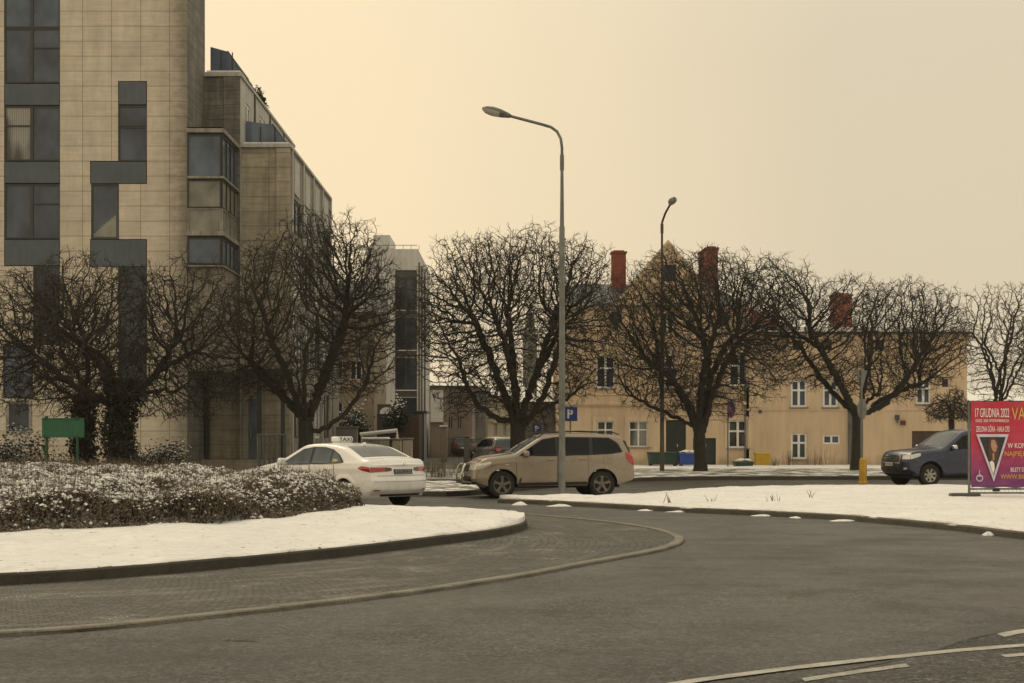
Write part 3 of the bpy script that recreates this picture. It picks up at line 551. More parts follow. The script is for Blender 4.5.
# ------------------------------------------------------------------ bare trees
def grow(base, fork, trunk_r, ells, nlimb, seed, natt=2100, step=.13, kill=.145, infl=1.6, limb_len=.55, tipr=.0054, twig=(.12, .32), ntw=5, lean=(0, 0), elev=(.25, 1.0)):
    rg = np.random.default_rng(seed); base = np.array(base, float); fk = base + np.array([lean[0], lean[1], fork]); A = []
    vol = np.array([e[2] * e[2] * e[3] for e in ells]); 
    for e, w in zip(ells, vol / vol.sum()):
        k = int(natt * 3.4 * w); u = rg.normal(size=(k, 3)); u /= np.linalg.norm(u, axis=1)[:, None]; rad = rg.uniform(size=k) ** .26
        # lumpy outline
        lump = 1 + .13 * np.sin(u[:, 0] * 7 + seed) * np.cos(u[:, 2] * 6 + seed * 2) + .07 * np.sin(u[:, 1] * 11 + u[:, 0] * 5)
        u = u * (rad * lump)[:, None]; A.append(base + np.array([e[0], (e[4] if len(e) > 4 else 0), e[1]]) + u * np.array([e[2], e[2] * .85, e[3]]))
    natt = 0; A = np.concatenate(A); A = A[A[:, 2] > base[2] + fork * .8 + .10 * np.hypot(A[:, 0] - base[0], A[:, 1] - base[1]) * 0]
    P = [base]; par = [-1]
    nt_ = max(3, int(fork / step))
    for k in range(1, nt_ + 1): t = k / nt_; P.append(base + (fk - base) * t + np.array([.03 * math.sin(3 * t + seed), .03 * math.cos(2 * t + seed), 0])); par.append(len(P) - 2)
    fi = len(P) - 1; cen = np.average(np.array([[e[0], 0, e[1]] for e in ells]), axis=0, weights=vol) + base
    for l in range(nlimb):
        az = 2 * math.pi * (l + rg.uniform(-.25, .25)) / nlimb + seed; el = rg.uniform(*elev); d = np.array([math.cos(az) * math.cos(el), .8 * math.sin(az) * math.cos(el), math.sin(el)])
        proj = (A - fk) @ d; q = (A - fk); cosv = proj / (np.linalg.norm(q, axis=1) + 1e-6); tgt = A[np.argmax(cosv * 3 + proj * .15)]
        L = np.linalg.norm(tgt - fk) * limb_len; ctrl = fk + (tgt - fk) * .45 * limb_len + np.array([0, 0, .22 * L * rg.uniform(-.9, .9)]) + rg.normal(size=3) * .10 * L; end = fk + (tgt - fk) * limb_len
        prev = fi - (l % 2) * min(2, fi - 1); k = max(3, int(L / step)); s0 = P[prev]
        for j in range(1, k + 1):
            t = j / k; p = (1 - t) ** 2 * s0 + 2 * t * (1 - t) * ctrl + t * t * end + rg.normal(size=3) * .035; P.append(p); par.append(prev); prev = len(P) - 1
    Pn = np.array(P); best = np.full(len(A), 1e9); bi = np.zeros(len(A), int); alive = np.ones(len(A), bool); new0 = 0
    for it in range(170):
        new = Pn[new0:]; idx = np.where(alive)[0]
        if len(idx) == 0: break
        for s in range(0, len(new), 200):
            D = np.linalg.norm(A[idx][:, None] - new[None, s:s + 200], axis=2); j = D.argmin(1); dm = D[np.arange(len(idx)), j]; bt = dm < best[idx]; best[idx[bt]] = dm[bt]; bi[idx[bt]] = j[bt] + s + new0
        new0 = len(Pn); alive &= best > kill; act = alive & (best < infl)
        if not act.any(): break
        src = np.unique(bi[act]); add = []; ap = []
        for s in src:
            q = A[act & (bi == s)] - Pn[s]; q /= np.linalg.norm(q, axis=1)[:, None]; d = q.mean(0) + rg.normal(size=3) * .2; d /= np.linalg.norm(d) + 1e-9
            if par[s] >= 0: d = d + .38 * (Pn[s] - Pn[par[s]]) / step; d /= np.linalg.norm(d) + 1e-9
            c = Pn[s] + d * step; add.append(c); ap.append(int(s))
        Pn = np.concatenate([Pn, np.array(add)]); par += ap
        if len(Pn) > 22000: break
    kids = [[] for _ in par]
    for i, p in enumerate(par):
        if p >= 0: kids[p].append(i)
    # knobbly twigs on the ends
    ext = [Pn]; n0 = len(Pn)
    for i in range(n0):
        thin = len(kids[i]) == 0 or (len(kids[i]) == 1 and rg.uniform() < .50 and i > fi + 20)
        if not thin: continue
        d0 = Pn[i] - Pn[par[i]]; d0 /= np.linalg.norm(d0) + 1e-9
        for k in range(ntw if len(kids[i]) == 0 else 1):
            d = d0 + rg.normal(size=3) * .75 + np.array([0, 0, .02]); d /= np.linalg.norm(d); L = rg.uniform(*twig)
            m = Pn[i] + d * L * .5 + rg.normal(size=3) * .02; e = m + (d + rg.normal(size=3) * .35) * L * .5
            ext.append(m[None]); par.append(i); ext.append(e[None]); par.append(len(par) - 1)
    Pn = np.concatenate(ext); kids = [[] for _ in par]
    for i, p in enumerate(par):
        if p >= 0: kids[p].append(i)
    tips = np.zeros(len(par))
    for i in range(len(par) - 1, -1, -1):
        if not kids[i]: tips[i] = 1
        if par[i] >= 0: tips[par[i]] += tips[i]
    # parents always come before children except for twig pairs, handled by order above
    pw = 2.5; rad = np.minimum(tipr * np.maximum(tips, 1) ** (1 / pw), trunk_r * .8)
    for i in range(fi + 1): rad[i] = max(rad[i], trunk_r * (1 - .12 * i / fi)) * (1 + .22 * math.exp(-i * step / .25))
    thick, thin = MB(), MB(); stack = [(0, None)]
    while stack:
        i, p = stack.pop(); chain = [i] if p is None else [p, i]
        while kids[chain[-1]]:
            ks = sorted(kids[chain[-1]], key=lambda q: -tips[q])
            for q in ks[1:]: stack.append((q, chain[-1]))
            chain.append(ks[0])
        rr = [rad[q] for q in chain]
        if p is not None: rr[0] = min(rad[p] * .9, rad[i] * 1.25)
        pts = [Pn[q] for q in chain]; cutk = len(chain)
        for k, q in enumerate(rr):
            if q < .034: cutk = k; break
        if cutk > 1: thick.tube(pts[:cutk + 1], rr[:cutk + 1], 9 if rr[0] > .12 else 6, cap=False)
        s = max(0, cutk - 0) if cutk > 1 else 0
        if len(pts) - s >= 2: thin.tube(pts[s:], rr[s:], 4 if rr[s] > .015 else 3, cap=False)
    return thick, thin
def tree(label, base, fork, tr, ells, nlimb, seed, tm=None, group='bare trees round the junction', ivy=None, name='bare_tree', **kw):
    r = root(name, base, label, 'tree', group); a, b = grow(base, fork, tr, ells, nlimb, seed, **kw)
    obj('trunk', a, M_BARK, r, True, fix=False); obj('crown', b, tm or M_TWIG, r, True, fix=False)
    if ivy:
        n = ivy[2]; z = RNG.uniform(0, 1, n) ** .9 * ivy[0]; ang = RNG.uniform(0, 6.28, n); rr = tr * (1.05 + .25 * np.sin(z * 3 + ang)) + np.abs(RNG.normal(size=n)) * ivy[1]
        obj('ivy', cards(np.stack([base[0] + rr * np.cos(ang), base[1] + rr * np.sin(ang), base[2] + z], 1), RNG.uniform(.03, .08, n), .2), M_IVY, r, fix=False)
    return r
def E(px, py, rx, ry, Z, bx, dep=0): s = Z / F; return ((px - bx) * s, H(py, Z) - .12, rx * s, ry * s, dep)
tree('dense bare tree with a thick ivy-clad trunk in front of the stone office building', (X(120, 45), 45, .12), 2.6, .36, [E(100, 335, 112, 78, 45, 120), E(192, 325, 60, 68, 45, 120), E(25, 345, 70, 74, 45, 120), E(165, 385, 75, 44, 45, 120)], 9, 3, natt=1650, ivy=(3.3, .10, 5200), elev=(-.1, 1.1))
tree('ivy-smothered narrow trunk beside the green board, left of the thicker ivy trunk', (X(84, 48), 48, .12), 2.7, .22, [E(70, 345, 50, 62, 48, 84)], 5, 11, natt=400, ivy=(2.9, .17, 5200))
tree('bare vase-shaped tree at the office corner, its trunk rising behind the white taxi', (X(305, 50), 50, .12), 1.9, .28, [E(312, 310, 90, 92, 50, 305), E(235, 345, 46, 58, 50, 305), E(370, 325, 48, 70, 50, 305), E(340, 262, 52, 48, 50, 305)], 8, 5, natt=2000)
tree('bare tree with a wide fan of limbs, its trunk rising behind the beige car', (X(517, 55), 55, .12), 2.0, .33, [E(512, 328, 104, 98, 55, 517), E(460, 302, 52, 66, 55, 517), E(570, 310, 50, 72, 55, 517), E(540, 275, 60, 44, 55, 517)], 10, 6, natt=2800, limb_len=.58, elev=(.1, 1.3))
tree('bare round-crowned tree standing in front of the bins and the gabled house', (X(700, 58), 58, .12), 1.75, .27, [E(697, 338, 98, 84, 58, 700), E(645, 345, 50, 66, 58, 700), E(752, 312, 52, 58, 58, 700), E(690, 290, 66, 44, 58, 700)], 8, 8, natt=2500, elev=(.2, 1.35))
tree('bare spreading tree behind the yellow bollard with heavy low limbs', (X(857, 60), 60, .12), 2.4, .26, [E(800, 330, 52, 60, 60, 857), E(775, 295, 38, 42, 60, 857), E(905, 325, 66, 46, 60, 857), E(935, 345, 40, 42, 60, 857), E(855, 315, 46, 40, 60, 857), E(880, 375, 66, 26, 60, 857)], 8, 12, natt=2300, elev=(.05, 1.1))
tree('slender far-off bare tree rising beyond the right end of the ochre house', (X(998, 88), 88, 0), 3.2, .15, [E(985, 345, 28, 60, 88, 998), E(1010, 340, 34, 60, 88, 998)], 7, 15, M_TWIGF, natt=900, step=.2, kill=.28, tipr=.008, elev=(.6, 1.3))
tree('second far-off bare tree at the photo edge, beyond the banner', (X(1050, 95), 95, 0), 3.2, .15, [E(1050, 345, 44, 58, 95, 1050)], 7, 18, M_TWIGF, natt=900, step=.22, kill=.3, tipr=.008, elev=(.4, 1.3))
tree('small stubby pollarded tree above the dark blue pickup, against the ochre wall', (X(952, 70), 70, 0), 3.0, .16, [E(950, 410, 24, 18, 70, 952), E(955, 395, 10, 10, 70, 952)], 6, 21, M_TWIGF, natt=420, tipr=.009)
shrub('evergreen_shrub', (X(22, 46), 46, .15), 1.9, 1.0, 1.75, 5200, 'dark evergreen shrub with snow patches under the ground-floor window at the left edge', M_LEAFD, snow=.10)
shrub('evergreen_shrub', (X(158, 47), 47, .15), 1.3, .9, 1.5, 4200, 'dark snow-flecked shrub beside the thick ivy trunk', M_LEAFD, snow=.07)
shrub('dwarf_conifer', (X(352, 78), 78, .9), 1.25, 1.0, 2.5, 4200, 'rounded dark conifer with clumps of snow by the peach house', M_CONIF, 'conifer', .04, .08, 0)
shrub('terrace_shrub', (X(396, 80), 80, 1.9), .9, .8, 1.9, 2200, 'dark shrub growing on the terrace above the red-brown wall', M_CONIF, 'shrub', .04, .08)
def weed(px, py, hgt, label, n=26, h0=.12, spread=.35):
    x, y = g2(px, py, h0); mb = MB()
    for k in range(n):
        a = random.uniform(0, 6.28); q = random.uniform(0, spread); t = random.uniform(.4, 1) * hgt; bx, by = x + q * math.cos(a), y + q * math.sin(a) * .6; w = .006 + .004 * random.random()
        ex, ey = bx + random.uniform(-.12, .12), by + random.uniform(-.12, .12); mb.add([(bx - w, by, h0), (bx + w, by, h0), (ex + w * .3, ey, h0 + t), (ex - w * .3, ey, h0 + t)], [(0, 1, 2, 3)])
    single('weed_tuft', mb, M_WEED, (x, y, h0), label, 'weed', 'dry weeds poking out of the snow')
for a in ((442, 478, 1.0, 'dry brown weeds between the two cars, left of the beige car front', 70, .12, .6), (462, 474, .8, 'dry weeds just above the beige car bonnet', 50, .12, .6), (427, 474, .7, 'dry weeds beside the white taxi boot lid', 40, .12, .5),
          (820, 466.2, 1.1, 'tall dry weeds under the small wide window of the ochre house', 40, .03, .8), (789, 466.2, .9, 'dry weeds left of the tall narrow ground-floor window', 30, .03, .4), (774, 466.4, .5, 'low dark weed clump beside the yellow bin', 36, .03, .3),
          (668, 503, .28, 'thin dry stalk on the snow right of the beige car', 5, .15, .1), (712, 503, .25, 'thin dry stalks mid-way on the snowy splitter island', 6, .15, .12), (773, 502, .3, 'dry grass tuft in the snow below the ochre house door side', 9, .15, .16), (810, 498, .25, 'dry stalk in the snow left of the yellow bollard', 5, .15, .1)): weed(*a)
def lump(px, py, w, label, h=.028):
    x, y = g2(px, py); mb = MB(); n = 14; rows = []
    for j in range(6):
        t = j / 5; row = []
        for i in range(n + 1):
            a = 2 * math.pi * (i % n) / n; q = .7 * (1 - t) * (1 + .28 * math.sin(2 * a + px) + .22 * math.sin(5 * a + py) + .12 * math.sin(7 * a)); row.append((x + w * q * math.cos(a), y + .16 * q * math.sin(a), .004 + h * (1 - (1 - t) ** 2) * (1 + .2 * math.sin(3 * a + px))))
        rows.append(row)
    mb.grid(rows); single('snow_heap', mb, M_SNOWP, (x, y, 0), label, 'snow heap', 'snow left along the verge kerb', True)
for a in ((645, 510.8, .26, 'snow heap on the kerb nearest the beige car'), (680, 512.2, .36, 'long snow heap on the kerb right of the beige car'), (762, 516.2, .26, 'snow heap at the kerb below the bins'), (795, 518.2, .14, 'tiny snow remnant on the kerb between two larger heaps'), (842, 521.3, .34, 'broad snow heap on the kerb below the yellow bollard'), (988, 535.6, .10, 'small round snow heap at the kerb below the banner', .055), (560, 506.6, .34, 'thin snow remnant at the foot of the near lamp post', .05), (520, 505.2, .3, 'crumbled snow beside the beige car front wheel', .07)): lump(*a)
# ------------------------------------------------------------------ stone office building (left)
Z0 = 56.9; ob = root('office_building', (-36.9, Z0, 0), 'tall stone-clad office building with dark glass strips and stepped glazed terraces at the left', 'building')
fa = Face((-36.9, Z0, 0), (1, 0, 0), (0, -1, 0)); qa = lambda px: X(px, Z0) + 36.9; qz = lambda py: H(py, Z0)
def rect(x0, x1, y0, y1): return (qa(x0), qa(x1), qz(y1), qz(y0))
ops = [rect(4, 60, -28, 266), rect(118, 147, 81, 161), rect(90, 147, 161, 184), rect(91, 119, 184, 239), rect(90, 147, 239, 267), rect(118, 147, 267, 402), rect(33, 60, 266, 345), rect(3, 33, 345, 398), rect(6, 32, 401, 434),
       rect(-110, -54, -28, 266), rect(-170, -141, 81, 402)]
m = MB(); fa.wall(m, 23.9, 20.6, ops, .14)
m.add([fa.p(0, 0), fa.p(0, 20.6), (-36.9, 60.2, 20.6), (-36.9, 60.2, 0)], [(0, 1, 2, 3)]); m.add([fa.p(0, 20.6), fa.p(23.9, 20.6), (-13, 60.2, 20.6), (-36.9, 60.2, 20.6)], [(0, 1, 2, 3)])
obj('wall', m, M_STONE, ob, fix=False)
m = MB(); fa.box(m, .02, qa(150), qz(436), 20.5, -.5, -.2); obj('glazing_backing', m, M_DFRAME, ob)  # dark backing added behind the glazing to block bright sky through the gaps
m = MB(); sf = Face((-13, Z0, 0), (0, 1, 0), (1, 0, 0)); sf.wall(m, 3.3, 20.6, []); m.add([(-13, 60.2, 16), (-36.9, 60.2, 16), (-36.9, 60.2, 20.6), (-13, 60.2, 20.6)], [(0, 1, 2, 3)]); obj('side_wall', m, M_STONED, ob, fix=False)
m = MB(); fa.box(m, -.1, 24.0, 20.61, 20.8, -.4, .06); obj('parapet_cap', m, M_LGREY, ob)
def win(x0, x1, y0, y1, gm=M_GLASS, cols=1, rows=(), fw=.06): fa.window(ob, *rect(x0, x1, y0, y1), M_DFRAME, gm, .09, fw, cols, rows)
def span(x0, x1, y0, y1): a = rect(x0, x1, y0, y1); fa.panel(ob, a[0] + .03, a[1] - .03, a[2] + .03, a[3] - .03, M_SPAN, -.006)
for dx in (0, -114):
    win(4 + dx, 31.5 + dx, -28, 27.5, M_GLASSB); win(31.5 + dx, 60 + dx, -28, 27.5, M_GLASSB)
    for k in range(3):
        o = k * 78 - 78
        win(4 + dx, 31.5 + dx, 106 + o, 160.6 + o, M_GLASSC if k == 1 else M_GLASS, rows=() if k % 2 == 0 else (.64,)); win(31.5 + dx, 60 + dx, 106 + o, 160.6 + o, rows=(.64,) if k % 2 == 0 else ())
        span(4 + dx, 60 + dx, 161 + o, 183.6 + o if k < 2 else 266)

span(118, 147, 81, 105); win(118, 147, 105.4, 126); win(118, 147, 126.4, 161); span(90, 147, 161, 184); win(91, 119, 184, 239); span(90, 147, 239, 267)
for k in range(3): win(118, 147, 267 + k * 45, 311.5 + k * 45, M_GLASSD)
win(33, 60, 266, 305, M_GLASSD); win(33, 60, 305.5, 345, M_GLASSD); win(3, 33, 345, 398, M_GLASSB, rows=(.4,)); fa.window(ob, *rect(6, 32, 401, 434), M_CONC, M_GLASSD, .04, .12, 1)
st = MB()                                                    # stair flight seen through the landing window
for k in range(9): fa.box(st, qa(93) + .1 * k, qa(93) + .1 * k + .1, qz(237) + .02, qz(233 - k * 2.2), -.085 + .012, -.085 + .02)
obj('stair_flight', st, M_GLASSF, ob)
# stepped blocks on the right
b2 = Face((-13, 60.2, 0), (1, 0, 0), (0, -1, 0)); b2s = Face((-11.5, 60.2, 0), (0, 1, 0), (1, 0, 0)); b3 = Face((-11.5, 60.5, 0), (1, 0, 0), (0, -1, 0)); b3s = Face((-9.45, 60.5, 0), (0, 1, 0), (1, 0, 0))
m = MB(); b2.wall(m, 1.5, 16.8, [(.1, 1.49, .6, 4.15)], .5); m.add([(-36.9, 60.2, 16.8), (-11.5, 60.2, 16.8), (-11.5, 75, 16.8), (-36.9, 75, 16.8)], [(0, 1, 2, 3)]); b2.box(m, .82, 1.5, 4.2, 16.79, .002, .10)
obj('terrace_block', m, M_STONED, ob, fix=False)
m = MB(); b2s.wall(m, 14.8, 16.8, [(1.2, 2.4, 14.4, 16.0), (4.6, 6.0, 14.6, 16.2), (8.4, 10, 14.6, 16.2)], .12); obj('terrace_side', m, M_LGREY, ob, fix=False)
for a in ((1.2, 2.4, 14.4, 16.0), (4.6, 6.0, 14.6, 16.2), (8.4, 10, 14.6, 16.2)): b2s.window(ob, *a, M_WFRAME, M_GLASS, .1, .1)
m = MB(); b2s.box(m, 3.2, 3.35, 13.9, 16.79, 0, .06); b2s.box(m, 7.2, 7.35, 13.9, 16.79, 0, .06); b2s.box(m, 11.3, 11.45, 13.9, 16.79, 0, .06); obj('panel_joint', m, M_DFRAME, ob)
m = MB(); m.box(-13.0, -11.42, 60.08, 61, 16.81, 16.98); m.box(-11.75, -11.42, 61, 75, 16.81, 16.93); obj('parapet_cap', m, M_LGREY, ob)
m = MB(); m.box(-12.9, -11.5, 60.1, 60.9, 16.981, 17.05); obj('snow_cover', m, M_SNOWP, ob)
m = MB(); b3.wall(m, 2.05, 13.85, [(.01, 1.5, .6, 4.15)], .5); m.add([(-11.5, 60.5, 13.85), (-9.45, 60.5, 13.85), (-9.45, 74, 13.85), (-11.5, 74, 13.85)], [(0, 1, 2, 3)]); b3.box(m, 1.5, 2.07, 0, 13.84, .002, .12)
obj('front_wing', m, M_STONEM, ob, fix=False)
rows3 = [(.75 + 3.25 * i, 3.2 + 3.25 * i, z, z + q) for i in range(4) for z, q in ((1.5, 2.2), (4.7, 2.3), (7.7, 2.3), (10.4, 1.5))]
m = MB(); b3s.wall(m, 13.5, 13.85, rows3, .2); obj('wing_side', m, M_CONC, ob, fix=False)
for i, a in enumerate(rows3): b3s.window(ob, *a, M_WFRAME if i % 3 else M_DFRAME, M_GLASSB if i % 2 else M_GLASSF, .12, .09, 2)
m = MB()
for i in range(5): b3s.box(m, .35 + 3.25 * i, .62 + 3.25 * i, 0, 14.0, .002, .07)
for i in range(4): b3s.box(m, 1.0 + 3.25 * i, 2.5 + 3.25 * i, 12.1, 13.6, .002, .05)
obj('pilasters', m, M_LGREY, ob)
m = MB(); m.box(-11.5, -9.36, 60.33, 61.2, 13.86, 14.02); m.box(-9.75, -9.36, 61.2, 74, 13.86, 13.98); obj('parapet_cap', m, M_LGREY, ob)
m = MB(); m.box(-11.4, -9.45, 60.36, 61.1, 14.021, 14.07); obj('snow_cover', m, M_SNOWP, ob)
for nm, poly, y0, y1 in (('glass_roof', [(-12.98, 16.99), (-11.55, 16.99), (-12.25, 18.15), (-12.98, 18.35)], 61.2, 66), ('glass_roof', [(-11.48, 14.03), (-9.6, 14.03), (-10.35, 15.05), (-11.48, 15.2)], 61.4, 69)):
    m = MB(); m.prism(poly, 'y', y0, y1); q = obj(nm, m, M_GLASSB, ob); bars = MB()
    for k in range(5): t = k / 4; xx = poly[1][0] + (poly[2][0] - poly[1][0]) * t; zz = poly[1][1] + (poly[2][1] - poly[1][1]) * t; bars.tube([(xx + .02, y0 - .02, zz), (xx + .02, y1, zz)], .03, 5)
    xs = np.linspace(poly[0][0], poly[1][0], 4)
    for xx in xs[1:-1]: bars.tube([(xx, y0 - .02, poly[0][1]), (xx, y0 - .02, poly[3][1] - .25)], .03, 5)
    obj('glazing_bar', bars, M_DFRAME, q)
# glazed corner bay
bf = Face((-13, 56.86, 0), (1, 0, 0), (0, -1, 0)); bs = Face((-11.6, 56.86, 0), (0, 1, 0), (1, 0, 0))
m = MB(); m.box(-12.99, -11.62, 56.9, 60.19, 8.4, 13.75); obj('bay_core', m, M_DFRAME, ob)
m = MB(); m.box(-12.995, -11.62, 57.0, 60.19, 4.2, 8.38); obj('bay_base', m, M_STONE, ob)
for y0, y1, gm, fr in ((135, 178, M_GLASSB, M_DFRAME), (180, 208, M_GLASSF, M_DFRAME), (208.5, 233, M_GLASSF, M_CONC), (238, 264, M_GLASSB, M_DFRAME)):
    z0, z1 = qz(y1), qz(y0); w = MB()
    bf.window(ob, .03, 1.37, z0, z1, fr, gm, .03, .05, 1, name='bay_window'); bs.window(ob, .03, 3.3, z0, z1, fr, gm, .03, .05, 4, name='bay_window')
m = MB()
for zz, q in ((13.72, .16), (qz(179), .09), (qz(236), .16), (8.36, .06)): m = MB(); m.box(-13.0, -11.5, 56.72, 60.19, zz, zz + q); obj('bay_ledge', m, M_CONC, ob); m = MB(); m.box(-12.98, -11.55, 56.76, 60.0, 13.881, 13.93); obj('snow_cover', m, M_SNOWP, ob)
# recessed entrance
m = MB(); m.box(-13, -9.5, 60.75, 60.95, .6, 4.3); m.box(-13, -9.35, 59.5, 60.75, 0, .6); obj('entrance_wall', m, M_STONEM, ob)
m = MB(); m.box(-13.1, -9.2, 59.8, 60.75, 4.16, 4.42); obj('entrance_canopy', m, M_DFRAME, ob)
m = MB()
for xx in (-12.95, -10.75, -9.75): m = MB(); m.box(xx, xx + .16, 59.93, 60.09, .6, 4.16); obj('entrance_column', m, M_DFRAME, ob)
fe = Face((-13, 60.75, 0), (1, 0, 0), (0, -1, 0)); m = MB(); fe.box(m, 1.75, 2.3, .6, 3.2, .0, .05); dr = obj('entrance_door', m, M_GLASSB, ob); m = MB(); m.tube([(-11.15, 60.66, 1.5), (-11.15, 60.66, 2.1)], .02, 6); obj('handle', m, M_CHROME, dr)
m = MB(); m.box(-9.45, -9.3, 74, 76.5, 0, 9); obj('side_screen', m, M_CONC, ob)
rl = MB(); n = 6
for k in range(n): x = -10.45 + .16 * k; y = 58.6 + .25 * k; rl.box(x, x + .09, y, y + .03, .1, 1.62)
rl.tube([(-10.5, 58.55, 1.66), (-9.55, 59.95, 1.66)], .035, 6); rl.tube([(-10.47, 58.55, .1), (-10.47, 58.55, 1.66)], .04, 6); rl.tube([(-9.55, 59.95, .1), (-9.55, 59.95, 1.66)], .04, 6)
single('entrance_railing', rl, M_GALV, (-10, 59.2, .1), 'pale upright-bar railing beside the office entrance', 'railing')
shrub('roof_shrub', (-12.0, 67, 16.9), .55, .8, 1.25, 900, 'dark clipped shrub on the office roof terrace against the sky', M_CONIF, 'shrub', .02, .09)
# ------------------------------------------------------------------ buildings down the side street
def pane_rows(face, par, ws, fm, gm, dep=.12, **k):
    for a in ws: face.window(par, *a, fm, gm, dep, **k)
Zp = 84; pf = Face((X(322, Zp), Zp, 0), (1, 0, 0), (0, -1, 0)); pr = lambda x0, x1, y0, y1: (X(x0, Zp) - X(322, Zp), X(x1, Zp) - X(322, Zp), H(y1, Zp), H(y0, Zp))
ph = root('peach_house', (X(322, Zp), Zp, 0), 'peach rendered house half hidden behind the tree at the office corner', 'building')
ws = [pr(332, 343, 402, 418), pr(350, 362, 360, 380), pr(332, 343, 360, 380)]
m = MB(); w_ = X(374, Zp) - X(322, Zp); pf.wall(m, w_, 9.0, ws); m.add([pf.p(w_, 0), pf.p(w_, 0, -8), pf.p(w_, 9, -8), pf.p(w_, 9)], [(0, 1, 2, 3)]); obj('wall', m, M_PEACH, ph, fix=False)
m = MB(); m.add([pf.p(-.3, 8.9, .3), pf.p(w_ + .3, 8.9, .3), pf.p(w_ + .3, 11.2, -4), pf.p(-.3, 11.2, -4)], [(0, 1, 2, 3)]); m.add([pf.p(w_ + .3, 8.9, .3), pf.p(w_ + .3, 8.9, -8), pf.p(w_ + .3, 11.2, -4)], [(0, 1, 2)]); obj('roof', m, M_SLATE, ph, fix=False)
pane_rows(pf, ph, ws, M_WFRAME, M_GLASSD); m = MB(); pf.box(m, 0, w_, H(387, Zp), H(383, Zp), 0, .12); obj('string_course', m, M_CREAM, ph)
Zw = 98; wf = Face((X(366, Zw), Zw, 0), (1, 0, 0), (0, -1, 0)); aw = lambda px: X(px, Zw) - X(366, Zw); zw = lambda py: H(py, Zw)
wb = root('white_office_block', (X(366, Zw), Zw, 0), 'tall pale block with a dark glass stair strip rising behind the street trees', 'building'); W_ = aw(418)
m = MB(); gop = (aw(395), aw(417), zw(430), zw(270)); wf.wall(m, W_, zw(249), [gop], .2); m.add([wf.p(W_, 0), wf.p(W_, 0, -14), wf.p(W_, zw(249), -14), wf.p(W_, zw(249))], [(0, 1, 2, 3)]); m.add([wf.p(0, zw(249)), wf.p(W_, zw(249)), wf.p(W_, zw(249), -14), wf.p(0, zw(249), -14)], [(0, 1, 2, 3)])
wf.box(m, aw(371), aw(388), zw(249), zw(232), -6, -1.5); obj('wall', m, M_WHITEH, wb, fix=False)
for k in range(4):
    z1 = zw(270) - k * (zw(270) - zw(430)) / 4; z0 = zw(270) - (k + 1) * (zw(270) - zw(430)) / 4
    wf.window(wb, gop[0], gop[1], z0, z1 - .5, M_DFRAME, M_GLASSD, .15, .08, 2); wf.panel(wb, gop[0], gop[1], z1 - .49, z1 - .02, M_SLATE, -.1)
m = MB(); q = Face((X(418, Zw), Zw, 0), (0, 1, 0), (1, 0, 0))
for k in range(7): wf.box(m, .3 + k * .55, .33 + k * .55, zw(249), zw(244), -.6, -.57)
wf.box(m, .2, W_ - .1, zw(244.4), zw(243.8), -.6, -.57); obj('roof_railing', m, M_GALV, wb)
m = MB(); q.box(m, .2, .5, 0, zw(262), 0, .12); q.box(m, 3, 3.3, 0, zw(262), 0, .12); q.box(m, 6.5, 6.8, 0, zw(262), 0, .12); obj('pilasters', m, M_GREYH, wb)
m = MB(); m.box(X(413, 92), X(424, 92), 92, 95, 0, H(413, 92)); m.box(X(410, 92), X(427, 92), 91.9, 95.2, H(413, 92), H(411, 92)); obj('corner_porch', m, M_NAVY, wb)
# terrace
Zt = 80; tm_ = MB(); tx = lambda px: X(px, Zt); tz = lambda py: H(py, Zt)
tr_ = root('terrace', (tx(395), Zt, 0), 'raised terrace with red-brown retaining wall and arched white panel', 'terrace')
m = MB(); m.box(tx(377), tx(419), Zt, Zt + 3, 0, tz(414)); obj('retaining_wall', m, M_TERR, tr_)
m = MB(); m.box(tx(378), tx(396), Zt - .08, Zt, tz(431), tz(415.5)); obj('dark_gate', m, M_PGREY, tr_)
arc = [(tx(375), tz(430)), (tx(375), tz(412))] + [(tx(382) - .42 * math.cos(k * math.pi / 8), tz(412) + .34 * math.sin(k * math.pi / 8)) for k in range(9)] + [(tx(389), tz(412)), (tx(389), tz(430))]
m = MB(); m.prism(arc, 'y', Zt + 3.05, Zt + 3.15); obj('arched_panel', m, M_CLADW, tr_)
m = MB(); m.box(tx(372), tx(392), Zt + 3.2, Zt + 3.4, 0, tz(403)); obj('arch_wall', m, M_SLATE, tr_)
Zr = 74; rx = lambda px: X(px, Zr); rz_ = lambda py: H(py, Zr)
m = MB(); m.tube([(rx(360), Zr, rz_(434.5)), (rx(397), Zr, rz_(430.5)), (rx(397), Zr, rz_(440))], .11, 6); m.tube([(rx(362), Zr, 0), (rx(362), Zr, rz_(434))], .06, 6)
single('ramp_handrail', m, M_CLADW, (rx(380), Zr, 0), 'snow-topped sloping white handrail above the taxi roof', 'handrail')
def post_block(x0, x1, ytop, Z, mt, label, capm=M_CONC):
    r = root('gate_pier', (X((x0 + x1) / 2, Z), Z, 0), label, 'pier'); m = MB(); m.bbox(X(x0, Z), X(x1, Z), Z, Z + .5, 0, H(ytop, Z), .03); obj('shaft', m, mt, r)
    m = MB(); m.bbox(X(x0 - 1, Z), X(x1 + 1, Z), Z - .06, Z + .56, H(ytop, Z), H(ytop - 1.6, Z), .02); obj('cap', m, capm, r)
post_block(392, 401, 440, 71, M_CREAM, 'cream gate pier left of its twin, behind the taxi rear window'); post_block(402.5, 412, 439.5, 70, M_CREAM, 'cream gate pier beside the navy porch, the right one of two')
m = MB(); m.bbox(X(336, 66), X(357, 66), 66, 66.5, 0, H(428, 66), .03); m.bbox(X(335, 66), X(358, 66), 65.95, 66.55, H(428, 66), H(426.6, 66), .02)
single('utility_cabinet', m, M_GREYH, (X(346, 66), 66, 0), 'grey-green street cabinet behind the taxi roof sign', 'cabinet')
